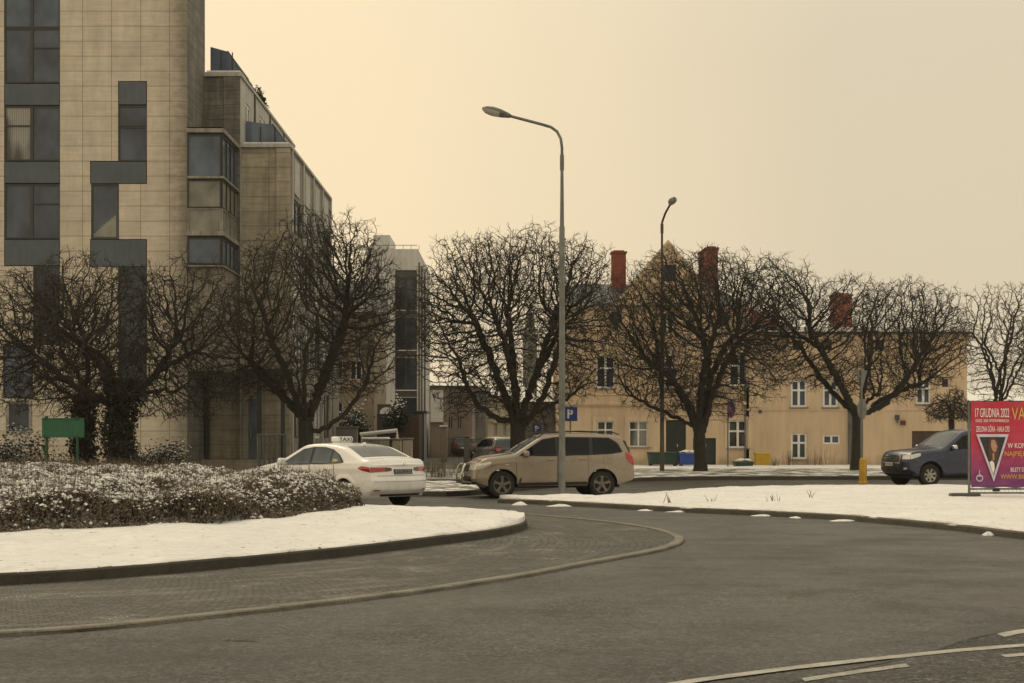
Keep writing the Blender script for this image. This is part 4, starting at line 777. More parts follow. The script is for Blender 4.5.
m = MB(); m.bbox(X(362, 69), X(388, 69), 69, 69.8, 0, H(440, 69), .05); cb_ = single('low_wall', m, M_CONC, (X(375, 69), 69, 0), 'low wall capped with snow behind the taxi rear window', 'wall')
m = MB(); m.bbox(X(361, 69), X(389, 69), 68.95, 69.85, H(440, 69), H(437.2, 69), .06); ORG[cb_.name] = cb_.location.copy(); obj('snow_cap', m, M_SNOWP, cb_)
def house(name, label, x0, x1, Z, ytop, wm, wins, gm=M_GLASSD, fm=M_WFRAME, dep=9, roof=None, rm=None, side=0, **k):
    r = root(name, (X(x0, Z), Z, 0), label, 'building'); f = Face((X(x0, Z), Z, 0), (1, 0, 0), (0, -1, 0)); w = X(x1, Z) - X(x0, Z); h = H(ytop, Z)
    ws = [(X(a, Z) - X(x0, Z), X(b, Z) - X(x0, Z), H(d, Z), H(c, Z)) for a, b, c, d in wins]; m = MB(); f.wall(m, w, h, ws)
    for e in (0, w): m.add([f.p(e, 0), f.p(e, 0, -dep), f.p(e, h, -dep), f.p(e, h)], [(0, 1, 2, 3)])
    m.add([f.p(0, h), f.p(w, h), f.p(w, h, -dep), f.p(0, h, -dep)], [(0, 1, 2, 3)]); obj('wall', m, wm, r, fix=False)
    for a in ws: f.window(r, *a, fm, gm, .12, **k)
    if roof:
        hr = H(roof, Z); m = MB(); m.add([f.p(-.3, h + .02, .35), f.p(w + .3, h + .02, .35), f.p(w + .3, hr, -dep * .5), f.p(-.3, hr, -dep * .5), f.p(-.3, h + .02, -dep), f.p(w + .3, h + .02, -dep)], [(0, 1, 2, 3), (3, 2, 5, 4), (0, 3, 4), (1, 5, 2)]); obj('roof', m, rm, r, fix=False)
    return r, f
r, f = house('brown_house', 'brownish rendered house down the side street, behind the white boarded gable', 422, 472, 112, 386, M_BROWNH, [(448, 453, 395, 405), (457, 462, 395, 405), (448, 453, 416, 429), (457, 462, 416, 429)], M_GLASSD, M_BROWNH, roof=380, rm=M_SNOWP)
r, f = house('grey_brown_house', 'narrow grey-brown house between the brown and the cream house', 470, 486, 124, 391, M_GREYH, [(476, 479, 417, 428), (480.5, 483, 417, 428)], M_GLASSD, M_GREYH, roof=385, rm=M_SLATE)
r, f = house('cream_house', 'cream townhouse with tall narrow windows at the end of the side street', 482, 530, 135, 396, M_CREAM, [(494, 497.5, 424, 436), (503, 506.5, 424, 436), (494, 497.5, 402, 412), (503, 506.5, 402, 412), (512, 515, 424, 436)], M_GLASSD, M_CREAM, roof=385, rm=M_SNOWP)
m = MB()
for zc, d in ((H(416, 135), .25), (H(420.5, 135), .12), (H(438, 135), .1)): f.box(m, 0, X(530, 135) - X(482, 135), zc - .12, zc + .12, 0, d)
for a in (494, 503): f.box(m, X(a - 1, 135) - X(482, 135), X(a + 4.5, 135) - X(482, 135), H(423, 135), H(421.6, 135), 0, .2)
obj('cornice', m, M_CREAM, r)
r, f = house('grey_house', 'plain dark grey gable wall with snow on its roof, left of the ochre house', 525, 561, 84, 402, M_GREYH, [], roof=391, rm=M_SNOWP, dep=10)
house('far_house', 'low grey house with a snowy roof far beyond the right end of the ochre house', 972, 1075, 135, 401, M_GREYH, [(1000, 1004, 408, 416), (1012, 1016, 408, 416), (1040, 1044, 408, 416)], roof=388, rm=M_SNOWP, dep=12)
m = MB(); Zb = 104; m.box(X(431, Zb), X(440.5, Zb), Zb, Zb + .4, H(422, Zb), H(390, Zb)); m.box(X(432, Zb), X(441, Zb), Zb + .05, Zb + 6, 0, H(421.8, Zb))
wbd = root('boarded_gable', (X(436, Zb), Zb, 0), 'narrow white weatherboarded panel on a brown base beside the side street', 'building')
m = MB()
for k in range(9): z = H(422, Zb) + k * .26; m.box(X(430.5, Zb), X(443, Zb), Zb - .03 - .012 * (k % 2), Zb + .3, z, z + .25)
obj('weatherboards', m, M_CLADW, wbd); m = MB(); m.box(X(431, Zb), X(444, Zb), Zb + .31, Zb + 6, 0, H(421.8, Zb)); obj('base_wall', m, M_BROWNH, wbd)
Zc = 260; cx = X(530, Zc)
ch = root('church', (cx, Zc, 0), 'distant grey-green church steeple seen through the wide fan-shaped tree', 'church'); wv = 14 * Zc / F
m = MB(); m.box(cx - wv / 2, cx + wv / 2, Zc, Zc + wv, 0, H(338, Zc)); obj('tower', m, M_COPPER, ch)
m = MB(); z1 = H(338, Zc); m.lathe([(wv * .62, z1), (wv * .40, z1 + 1.2), (wv * .34, z1 + 3.2), (wv * .36, z1 + 3.4), (wv * .17, z1 + 4.8), (.02, H(306, Zc))], (cx, Zc + wv / 2, 0), 'z', 8); obj('spire', m, M_COPPER, ch)
m = MB(); m.box(cx - .35, cx + .35, Zc - .03, Zc, H(352, Zc), H(343, Zc)); obj('belfry_opening', m, M_SLATE, ch)
fn = MB(); Zf = 88
for k in range(34): x = X(443, Zf) + k * .075 * 1.4; fn.tube([(x, Zf, .1), (x, Zf, 1.5)], .012, 4)
fn.tube([(X(443, Zf), Zf, 1.4), (X(443, Zf) + 3.5, Zf, 1.4)], .02, 4); fn.tube([(X(443, Zf), Zf, .3), (X(443, Zf) + 3.5, Zf, .3)], .02, 4)
single('iron_fence', fn, M_DFRAME, (X(460, Zf), Zf, 0), 'thin dark iron fence in front of the brown house', 'fence')
post_block(440.5, 446.5, 427, 86, M_BROWNH, 'brown gate pier with a snowy cap at the left end of the iron fence', M_SNOWP); post_block(464, 469, 437, 86, M_GREYH, 'grey gate pier at the right end of the iron fence', M_CONC)
# ------------------------------------------------------------------ ochre house
Zy = 76; yh = root('ochre_house', (X(560, Zy), Zy, 0), 'long ochre rendered house with a stepped-back gable, red chimneys and white windows', 'building')
ya = lambda px: X(px, Zy) - X(560, Zy); yz = lambda py: H(py, Zy); yf = Face((X(560, Zy), Zy, 0), (1, 0, 0), (0, -1, 0)); yr = lambda x0, x1, y0, y1: (ya(x0), ya(x1), yz(y1), yz(y0))
w_big = [yr(596, 615, 356, 388), yr(657, 674, 354, 388), yr(729, 749, 353, 386)]; w_gf = [yr(597, 614, 421, 447), yr(629, 648, 421, 447)]; w_gf2 = [yr(728, 748, 420, 448)]
w_r = [yr(791, 807, 380, 407), yr(823, 838, 380, 407), yr(916, 931, 379, 404)]; w_r0 = [yr(791, 807, 433, 459)]; w_sm = [yr(823, 840, 435, 444)]; w_at = [yr(793, 802, 340, 350), yr(823, 832, 340, 350), yr(920, 929, 340, 350), yr(875, 884, 340, 350)]; w_tiny = [yr(942, 948, 379, 387)]
doors = [yr(666, 686, 420, 465.5), yr(693, 716, 438, 465.5), yr(912, 962, 431, 465.5)]; eav = yz(306); wl = ya(746); wt = ya(967)
w_g = [yr(609, 621, 312, 325), yr(661, 674, 314, 334), yr(717, 729, 312, 325)]
m = MB(); yf.wall(m, wl, eav, w_big + w_gf + w_gf2 + doors[:2] + w_g[:0] + [(a[0], a[1], a[2], min(a[3], eav - .02)) for a in w_g[1:2]], .18)
gp = [(ya(614), eav), (ya(722), eav), (ya(668), yz(241.5))]
m.add([yf.p(*p) for p in gp], [(0, 1, 2)])
m.add([yf.p(0, 0), yf.p(0, 0, -14), yf.p(0, eav, -14), yf.p(0, eav)], [(0, 1, 2, 3)]); m.add([yf.p(wl, 0), yf.p(wl, 0, -14), yf.p(wl, eav, -14), yf.p(wl, eav)], [(0, 1, 2, 3)])
obj('wall', m, M_YELL, yh, fix=False)
m = MB(); f2 = Face(yf.p(wl, 0), (1, 0, 0), (0, -1, 0)); sh = lambda o: (o[0] - wl, o[1] - wl, o[2], o[3]); he = yz(334)
f2.wall(m, wt - wl, he, [sh(o) for o in w_r + w_r0 + w_sm + w_at + w_tiny + doors[2:]], .18); m.add([f2.p(wt - wl, 0), f2.p(wt - wl, 0, -10), f2.p(wt - wl, he, -10), f2.p(wt - wl, he)], [(0, 1, 2, 3)]); obj('wing_wall', m, M_YELL, yh, fix=False)
def trim(a, w=.16, d=.05, sill=True):
    m = MB(); yf.box(m, a[0] - w, a[0], a[2], a[3] + w, 0, d); yf.box(m, a[1], a[1] + w, a[2], a[3] + w, 0, d); yf.box(m, a[0], a[1], a[3], a[3] + w, 0, d); return m
for a in w_big: yf.window(yh, *a, M_WFRAME, M_GLASSD, .15, .09, 2, (.62,), M_CONC); obj('window_surround', trim(a, .14), M_YELLT, yh)
for a in w_gf: yf.window(yh, *a, M_WFRAME, M_GLASSC, .15, .07, 2, (.66,), M_CONC); obj('window_surround', trim(a, .24, .07), M_YELLT, yh)
for a in w_gf2: yf.window(yh, *a, M_WFRAME, M_GLASSC, .15, .10, 2, (.60,), M_CONC); obj('window_surround', trim(a, .18), M_YELLT, yh)
for a in w_r + w_r0: yf.window(yh, *a, M_WFRAME, M_GLASSC if a in w_r0 else M_GLASS, .13, .10, 2, (.62,), M_CONC)
for a in w_sm: yf.window(yh, *a, M_WFRAME, M_GLASS, .1, .08, 2)
for a in w_at: yf.window(yh, *a, M_DFRAME, M_GLASSD, .15, .06, 1)
for a in w_tiny: yf.window(yh, *a, M_DFRAME, M_GLASS, .1, .05, 1)
yf.window(yh, w_g[1][0], w_g[1][1], w_g[1][2], eav - .02, M_WFRAME, M_GLASSD, .13, .08, 2)
for px, py, rr in ((615, 318, .36), (723, 318, .36)):
    ce = (ya(px), yz(py)) ; m = MB(); c = yf.p(ce[0], ce[1], 0); m.lathe([(rr + .12, 0), (rr + .12, -.06), (rr, -.06), (rr, 0)], c, 'y', 20); rv = obj('round_window', m, M_YELLT, yh); m = MB(); m.lathe([(rr, -.02), (.001, -.02)], c, 'y', 20); obj('pane', m, M_GLASSD, rv)
a = yr(662, 676, 265, 281); m = MB(); yf.box(m, a[0], a[1], a[2], a[3], 0, .03); g_ = obj('gable_window', m, M_GLASSD, yh); obj('window_surround', trim(a, .12, .06), M_YELLT, g_)
for d, mm in zip(doors, (M_DOORG, M_DOORG, M_BRDOOR)):
    m = MB(); yf.box(m, d[0], d[1], d[2], d[3], -.17, -.10); nb = 2 if mm is M_DOORG else 5
    for k in range(nb):
        a0 = d[0] + (d[1] - d[0]) * (k + .12) / nb; a1 = d[0] + (d[1] - d[0]) * (k + .88) / nb
        for q in (.08, .55): z0 = d[2] + (d[3] - d[2]) * q; yf.box(m, a0, a1, z0, z0 + (d[3] - d[2]) * .38, -.10, -.07)
    dd = obj('door', m, mm, yh); m = MB(); c = (d[0] + d[1]) / 2; yf.box(m, c + .05, c + .10, d[2] + 1.0, d[2] + 1.15, -.07, -.02); obj('handle', m, M_CHROME, dd)
m = MB(); yf.box(m, 0, wl, yz(404.5), yz(401.5), 0, .16); yf.box(m, 0, wl, yz(406), yz(404.5), 0, .10); yf.box(m, 0, wl, yz(395), yz(393.5), 0, .06); obj('string_course', m, M_YELLT, yh)
m = MB(); yf.box(m, -.05, ya(613), eav - .16, eav - .03, 0, .12); yf.box(m, ya(723), wl, eav - .16, eav - .03, 0, .12); obj('eaves_cornice', m, M_YELLT, yh)
m = MB(); f2.box(m, 0, wt - wl, yz(410.5), yz(409), 0, .04); f2.box(m, 0, wt - wl + .1, he - .28, he, 0, .14); obj('wing_cornice', m, M_YELLT, yh)
m = MB(); f2.box(m, -.05, wt - wl + .25, he + .002, he + .10, -10, .38); rf = obj('wing_roof', m, M_SLATE, yh); m = MB(); f2.box(m, 0, wt - wl + .2, he + .101, he + .34, -9.9, .365); obj('snow_cover', m, M_SNOWP, rf)
m = MB(); A_, B_, C_ = yf.p(ya(614), eav - .3, -.06), yf.p(ya(722), eav - .3, -.06), yf.p(ya(668), yz(242) - .25, -.06); A2, B2, C2 = [(p[0], p[1] + 13, p[2]) for p in (A_, B_, C_)]
for (p, q, p2, q2) in ((A_, C_, A2, C2), (C_, B_, C2, B2)):
    m.add([p, q, q2, p2, *[(v[0], v[1], v[2] + .16) for v in (p, q, q2, p2)]], [(0, 1, 2, 3), (4, 7, 6, 5), (0, 4, 5, 1), (1, 5, 6, 2), (2, 6, 7, 3), (3, 7, 4, 0)])
rf = obj('roof', m, M_TILE, yh)
m = MB()
for q0, q1 in ((gp[0], gp[2]), (gp[2], gp[1])): m.add([yf.p(q0[0], q0[1] - .12, .06), yf.p(q1[0], q1[1] - .12, .06), yf.p(q1[0], q1[1] + .10, .06), yf.p(q0[0], q0[1] + .10, .06), yf.p(q0[0], q0[1] - .12, -.2), yf.p(q1[0], q1[1] - .12, -.2), yf.p(q1[0], q1[1] + .10, -.2), yf.p(q0[0], q0[1] + .10, -.2)], [(0, 1, 2, 3), (3, 2, 6, 7), (0, 4, 5, 1)])
obj('gable_coping', m, M_YELLT, yh)
m = MB(); m.add([yf.p(-.3, eav - .02, .2), yf.p(wl + .15, eav - .02, .2), yf.p(wl - 1.2, eav + 1.7, -5), yf.p(1.0, eav + 1.7, -5), yf.p(-.3, eav - .02, -13), yf.p(wl + .15, eav - .02, -13)], [(0, 1, 2, 3), (0, 3, 4), (1, 5, 2), (3, 2, 5, 4)]); obj('side_roof', m, M_SLATE, rf, fix=False)
hz = MB(); Zh = 79.5; hx = lambda px: X(px, Zh); hz.add([(hx(738), Zh, H(334, Zh)), (hx(797), Zh, H(334, Zh)), (hx(757), Zh + 3, H(306, Zh + 3)), (hx(738), Zh + 3, H(305, Zh + 3)), (hx(797), Zh + 7, H(334, Zh))], [(0, 1, 2, 3), (1, 4, 2)]); obj('rear_roof', hz, M_TILE, yh, fix=False)
for px0, px1, py0, py1, Z in ((612, 626, 250, 300, 80), (706, 718, 246, 300, 81), (700, 707, 250, 300, 83), (833, 852, 293, 334, 79)):
    m = MB(); x0, x1 = X(px0, Z), X(px1, Z); m.box(x0, x1, Z, Z + .8, H(py1, Z), H(py0 + 3, Z)); c = obj('chimney', m, M_BRICK, yh); m = MB(); m.box(x0 - .06, x1 + .06, Z - .06, Z + .86, H(py0 + 3, Z), H(py0 + 1.3, Z)); m.box(x0 + .1, x1 - .1, Z + .1, Z + .7, H(py0 + 1.3, Z), H(py0, Z)); obj('chimney_cap', m, M_BRICK, c)
m = MB(); dpx = ya(745); p = lambda a, z, d: yf.p(a, z, d); m.tube([p(dpx, eav - .1, .1), p(dpx, .3, .1), p(dpx + .1, .15, .22)], .05, 6); m.tube([p(ya(849.5), yz(400), .12), p(ya(849.5), .1, .12)], .10, 6); obj('downpipe', m, M_GALV, yh)
m = MB(); yf.box(m, ya(895), ya(898.5), yz(420), yz(415), .0, .22); yf.box(m, ya(896), ya(897), yz(423), yz(420), .1, .2); obj('wall_lamp', m, M_SLATE, yh); m = MB(); yf.box(m, ya(900.5), ya(905), yz(425), yz(420.5), 0, .15); obj('meter_box', m, M_BRDOOR, yh)
m = MB(); yf.box(m, ya(758.5), ya(761.5), yz(413), yz(410), 0, .12); obj('vent', m, M_SLATE, yh)
# ------------------------------------------------------------------ bins
def bin_(x0, x1, y0, y1, Z, mt, label, dep=.8, snow=True, wheels=True, name='wheelie_bin', gap=.0):
    a, b, zb, zt = X(x0, Z), X(x1, Z), 0.03, H(y0, Z); r = root(name, ((a + b) / 2, Z, 0), label, 'bin', 'bins along the ochre house')
    ins = (b - a) * .05; m = MB(); lo = [(a + ins, Z - dep * .45), (b - ins, Z - dep * .45), (b - ins, Z + dep * .45), (a + ins, Z + dep * .45)]; hi = [(a, Z - dep * .5), (b, Z - dep * .5), (b, Z + dep * .5), (a, Z + dep * .5)]; zb2 = .14 if wheels else .03
    m.add([(x, y, zb2) for x, y in lo] + [(x, y, zt - .10) for x, y in hi], [(3, 2, 1, 0), (0, 1, 5, 4), (1, 2, 6, 5), (2, 3, 7, 6), (3, 0, 4, 7), (4, 5, 6, 7)])
    for k in range(1, 4): q = a + (b - a) * k / 4; m.box(q - .02, q + .02, Z - dep * .5 - .01, Z - dep * .44, zb2 + .08, zt - .18)
    obj('body', m, mt, r); m = MB(); m.bbox(a - .03, b + .03, Z - dep * .5 - .04, Z + dep * .5 + .03, zt - .10, zt, .03); obj('lid', m, mt, r)
    if wheels:
        for x in (a + .1, b - .1): m = MB(); m.lathe([(.001, -.03), (.1, -.03), (.1, .03), (.001, .03)], (x, Z - dep * .35, .13), 'y', 12); obj('wheel', m, M_BLACK, r)
    if snow:
        rows = []
        for j in range(5):
            t = j / 4; rows.append([(a + (b - a) * (.02 + .96 * i / 8), Z - dep * .48 + dep * .96 * t, zt + .005 + .14 * (math.sin(math.pi * (i + .5) / 9) ** .5) * math.sin(math.pi * (j + .4) / 4.8) ** .5 * (1 + .35 * math.sin(i * 1.9 + j))) for i in range(9)])
        m = MB(); m.grid(rows); obj('snow_cap', m, M_SNOWP, r, True)
bin_(648, 676, 452, 467, 73, M_BING, 'wide dark green waste container left of the dark door', 1.1, False); bin_(678.5, 697, 453, 467, 72.6, M_BINB, 'blue waste bin with a thick cap of snow on its lid', 1.0)
bin_(734, 752, 461.5, 468, 72, M_BING, 'small low green box with snow on its lid, below the ground-floor window', .9, True, False, 'salt_box'); bin_(755, 769, 452.5, 464, 74.3, M_BINY, 'bright yellow grit bin against the ochre wall', .8, False, False, 'grit_bin')
# ------------------------------------------------------------------ street lamps
def lamp_head(r, p, d, L):
    d = Vector(d).normalized(); s = d.cross(Vector((0, 0, 1))).normalized(); u = s.cross(d); p = Vector(p)
    sec = [(0, .05, .05, .05), (.12, .09, .07, .07), (.35, .15, .10, .10), (.62, .17, .11, .12), (.85, .13, .08, .10), (1, .04, .03, .03)]
    top, bot = MB(), MB()
    for mb, sg in ((top, 1), (bot, -1)):
        rows = []
        for t, w, hu, hd in sec:
            c = p + d * (t * L); rows.append([tuple(c + s * (w * math.cos(a)) + u * ((hu if sg > 0 else -hd) * math.sin(a))) for a in [math.pi * k / 8 for k in range(9)]])
        mb.grid(rows[2:] if sg < 0 else rows)
        if sg < 0:
            top.grid([[tuple(Vector(q)) for q in rr] for rr in rows[:3]])
    h = obj('lamp_head', top, M_LAMPG, r, True); obj('lens', bot, M_LENS, h, True)
def street_lamp(base, Hs, arm, r0, r1, label, headdir, mt, split):
    r = root('street_lamp', base, label, 'street lamp', 'street lamps by the junction'); x, y, z = base; P = [(x, y, z), (x, y, z + 1.2), (x, y, z + split), (x, y, z + split + .02), (x, y, Hs)]
    m = MB(); m.tube([(x, y, z), (x, y, z + 1.1), (x, y, z + 1.12), (x, y, z + split)], [r0 * 1.12, r0 * 1.08, r0, r0 * .86], 14); m.tube([(x, y, z + split), (x, y, Hs)], [r0 * .68, r1], 12); m.tube([(x, y, Hs - .25), (x, y, Hs + .12)], r1 * 1.45, 12); obj('pole', m, mt, r, 'auto')
    A = [Vector((x, y, Hs))] + [Vector((x, y, Hs)) + Vector(q) for q in arm]; pts = [(v.x, v.y, v.z) for v in A]; m = MB(); m.tube(pts, [r1] * len(pts), 10); obj('arm', m, mt, r, True)
    m = MB(); m.box(x - .06, x + .06, y - r0 - .012, y - r0 + .03, z + .6, z + .95); obj('service_hatch', m, mt, r)
    lamp_head(r, A[-1], headdir, .72)
arc = [(0, 0, .35), (-.03, 0, .62), (-.12, 0, .82), (-.27, 0, .95), (-.5, 0, 1.03), (-1.27, 0, 1.27)]
street_lamp((X(562, 34.9), 34.9, .14), H(160, 34.9), [(q[0], q[1], q[2] * .85) for q in arc], .078, .036, 'tall grey street lamp on the snowy island, in front of the beige car', (-1, .1, .30), M_GALV, 6.6)
arc2 = [(0, 0, .15), (.02, -.08, .25), (.09, -.45, .5), (.20, -1.2, .72)]
street_lamp((X(662, 58), 58, .12), H(227, 58), arc2, .085, .045, 'dark slim street lamp by the round-crowned tree, its head pointing at the viewer', (.12, -1, .22), M_POLED, 6.2)
# ------------------------------------------------------------------ signs
def p_sign(px, py, size, Z, label):
    cx, cz = X(px, Z), H(py, Z); r = root('parking_sign', (cx, Z, 0), label, 'road sign', 'blue parking signs'); h = size / 2; m = MB(); m.tube([(cx, Z + .05, 0), (cx, Z + .05, cz + h)], .03, 8); obj('post', m, M_GALV, r)
    m = MB(); m.bbox(cx - h, cx + h, Z - .012, Z + .012, cz - h, cz + h, .01); pl = obj('sign_plate', m, M_SIGNB, r); w = size * .42; hh = size * .62
    tm = MB(); st = size * .13; x0 = cx - w * .5; z0 = cz - hh / 2
    tm.box(x0, x0 + st, Z - .022, Z - .0125, z0, z0 + hh); ro, ri, c = hh * .29, hh * .29 - st, (x0 + st, z0 + hh * .71); n = 10; vs = []
    for k in range(n + 1): a = -math.pi / 2 + math.pi * k / n; vs += [(c[0] + (w - st) * .35 + ro * math.cos(a), Z - .022, c[1] + ro * math.sin(a)), (c[0] + (w - st) * .35 + ri * math.cos(a), Z - .022, c[1] + ri * math.sin(a))]
    tm.add(vs, [(2 * k, 2 * k + 1, 2 * k + 3, 2 * k + 2) for k in range(n)]); q = c[0] + (w - st) * .35
    tm.box(x0 + st, q, Z - .022, Z - .0125, c[1] + ri, c[1] + ro); tm.box(x0 + st, q, Z - .022, Z - .0125, c[1] - ro, c[1] - ri); obj('lettering', tm, M_SIGNW, pl)
p_sign(570.3, 414, .62, 62, 'larger blue parking sign on a post right of the near lamp post'); p_sign(537, 428.5, .5, 79, 'smaller blue parking sign just above the beige car roof')
r = root('no_parking_sign', (X(728, 70), 70, .1), 'round violet-blue road sign turned edgeways on a thin post by the round-crowned tree', 'road sign'); cx, cz = X(731, 70), H(409, 70)
m = MB(); m.tube([(X(728, 70), 70.03, .1), (X(728, 70), 70.03, cz + .45)], .032, 8); obj('post', m, M_GALV, r)
def disc(c, n, rad, t, mb, mi=0):
    n = Vector(n).normalized(); a = n.orthogonal().normalized(); b = n.cross(a); c = Vector(c); N_ = 28; f = [c + n * t + (a * math.cos(6.2832 * k / N_) + b * math.sin(6.2832 * k / N_)) * rad for k in range(N_)]; g = [p - n * 2 * t for p in f]
    return mb.add(f + g, [tuple(range(N_)), tuple(range(N_, 2 * N_))[::-1]] + [(k, (k + 1) % N_, N_ + (k + 1) % N_, N_ + k) for k in range(N_)], mi)
m = MB(); nn = (-.955, -.30, 0); disc((cx, 70, cz), nn, .44, .012, m); sp = obj('sign_plate', m, M_SIGNV, r); m = MB(); 
n_ = Vector(nn).normalized(); e = n_.cross(Vector((0, 0, 1))); m.tube([Vector((cx, 70, cz)) + n_ * .02 + (e * .3 + Vector((0, 0, .3))), Vector((cx, 70, cz)) + n_ * .02 - (e * .3 + Vector((0, 0, .3)))], .03, 5); obj('red_bar', m, M_SIGNR, sp)
# post with two sign backs and yellow sleeve
Zs = 44.9; sx = X(861.5, Zs); r = root('sign_post', (sx, Zs, .12), 'grey post carrying two road signs seen from behind, above the yellow bollard', 'road sign'); m = MB(); m.tube([(sx, Zs, .12), (sx, Zs, H(368, Zs))], .035, 10); obj('post', m, M_GALV, r)
m = MB(); disc((sx + .03, Zs + .06, H(409, Zs)), (-.78, .62, 0), .33, .012, m); obj('round_sign', m, M_SIGNG, r); tz_ = H(370, Zs); m = MB(); m.prism([(-.40, tz_), (.40, tz_), (.02, tz_ - .68), (-.02, tz_ - .68)], 'y', .045, .06); m.v = [(sx + .02 + .62 * x - .78 * (y - .05), Zs + .05 + .78 * x * .9 + .62 * y, z) for x, y, z in m.v]; obj('triangular_sign', m, M_SIGNG, r)
m = MB()
for z in (H(409, Zs), tz_ - .2): m.box(sx - .12, sx + .12, Zs - .045, Zs + .045, z - .03, z + .03)
obj('bracket', m, M_GALV, r)
m = MB(); bz = H(458, 44.5); bx_ = X(863, 44.5); m.lathe([(.001, .1), (.155, .1), (.155, .16), (.125, .18), (.115, bz - .1), (.10, bz - .02), (.06, bz), (.001, bz)], (bx_, 44.5, 0), 'z', 20); bo = single('bollard', m, M_YBOL, (bx_, 44.5, .1), 'yellow plastic bollard at the edge of the snowy island', 'bollard', smooth='auto')
# green board
Zg = 44; gx0, gx1, gz0, gz1 = X(42, Zg), X(84.5, Zg), H(437.5, Zg), H(418, Zg); r = root('green_board', ((gx0 + gx1) / 2, Zg, .1), 'plain green board on two green posts behind the snowy hedge', 'sign board')
m = MB(); m.bbox(gx0, gx1, Zg - .02, Zg + .02, gz0, gz1, .012); m.box(gx0, gx1, Zg - .045, Zg - .021, gz1 - .04, gz1); m.box(gx0, gx1, Zg - .045, Zg - .021, gz0, gz0 + .04); obj('panel', m, M_GREEN, r)
for px in (46, 77): m = MB(); xx = X(px, Zg); m.tube([(xx, Zg + .06, .1), (xx, Zg + .06, gz1 + .06)], .045, 10); m.bbox(xx - .05, xx + .05, Zg - .07, Zg + .05, gz1 - .06, gz1 + .03, .01); m.bbox(xx - .05, xx + .05, Zg - .07, Zg + .05, gz0 - .03, gz0 + .06, .01); obj('post', m, M_GREEND, r)
# ------------------------------------------------------------------ poster banner on a mesh fence frame
Zq = 33.6; bx = lambda px: X(px, Zq); bz = lambda py: H(py, Zq); r = root('poster_fence', (bx(1030), Zq, .15), 'red and purple concert poster banner tied to a temporary fence frame on the snow', 'banner')
mt, nt, bb = nodes('banner_print'); v = coords(nt); s = N(nt, 'ShaderNodeSeparateXYZ'); nt.links.new(v, s.inputs[0]); q = ramp(nt, mulv(nt, s.outputs[2], .4), [(.06, (.10, .035, .17)), (.32, (.30, .03, .12)), (.55, (.50, .022, .05)), (.95, (.47, .02, .045))])
rays = ramp(nt, noise(nt, coords(nt, (1.1, 1, 3.0)), 1.3, 3), [(.45, 0.), (.75, .5)]); q = mixc(nt, rays, q, (.42, .10, .24)); nt.links.new(q, bb.inputs['Base Color']); bb.inputs['Roughness'].default_value = .5
rows = []
for j in range(9):
    t = j / 8; rows.append([(bx(971.2) + (bx(1100) - bx(971.2)) * i / 40, Zq + .018 * math.sin(i * .5 + j * .4) + .02 * math.sin(i * .21), bz(487.5) + (bz(401.5) - bz(487.5)) * t + (.012 * math.sin(i * .8) if j in (0, 8) else 0)) for i in range(41)])
m = MB(); m.grid(rows); bn = obj('banner_sheet', m, mt, r, True, fix=False)
PL = lambda px, py: (lambda a, b, d: (bx(px) + a, Zq - .045 - d, bz(py) + b)); W2 = lambda a, b: (b - a) * Zq / F
m = MB()
def wr(mb, t, x0, x1, y0, y1, mi=0): q = text_mb(t, W2(x0, x1), W2(y0, y1), PL(x0, y1), mi); mb.add(q.v, q.f, mi)
wr(m, '17 GRUDNIA 2022', 974.5, 1008.5, 408.3, 417.3); wr(m, 'GODZ. 18:00, WYSTAWIENNICZA', 975, 1008.3, 419.2, 422.6); wr(m, 'ZIELONA GÓRA - HALA CRS', 975.5, 1008.8, 424.8, 431.8); wr(m, 'W KONCERCIE', 1007, 1042, 443, 448); wr(m, 'BILETY DO NABYCIA', 1010, 1042, 467.4, 471.6)
lt = obj('white_lettering', m, M_SIGNW, bn); myl = mat('print_yellow', (.62, .40, .08), .5, var=.1); 
for a in (('VARIATE', 1011, 1052, 407.5, 420), ('NAJPIĘKNIEJSZE', 1004, 1046, 451, 457.5), ('WWW.BILETY.PL', 1000, 1040, 474.4, 478.8)): m = MB(); wr(m, *a); obj('yellow_lettering', m, myl, bn)
tri = [(976.5, 435), (1007.2, 435), (993.2, 480)]; cxx, cyy = 992.3, 449; mgl = mat('print_pale_violet', (.56, .55, .68), .5, var=.15); mdk = mat('print_dark', (.030, .022, .030), .5, var=.3, scale=3)
T2 = lambda k, d: [(bx(cxx + (a - cxx) * k), Zq - .045 - d, bz(cyy + (b - cyy) * k)) for a, b in tri]
m = MB(); o_, i_ = T2(1.06, 0), T2(.86, 0); m.add(o_ + i_, [(0, 1, 4, 3), (1, 2, 5, 4), (2, 0, 3, 5)]); obj('triangle_border', m, mgl, bn, fix=False); m = MB(); m.add(T2(.88, -.002), [(0, 1, 2)]); po = obj('portrait_field', m, mdk, bn, fix=False)
def blob(pts, d, mtl, nm, par):
    m = MB(); m.add([(bx(a), Zq - .045 - d, bz(b)) for a, b in pts], [tuple(range(len(pts)))]); return obj(nm, m, mtl, par, fix=False)
mhair = mat('print_hair', (.085, .045, .03), .5, var=.4, scale=9); mskin = mat('print_skin', (.46, .26, .17), .5, var=.2, scale=14)
blob([(988, 440), (990, 438), (994, 438), (997, 441), (998, 447), (997.5, 455), (996, 463), (992, 466), (989, 460), (988, 450)], .002, mhair, 'portrait_hair', po)
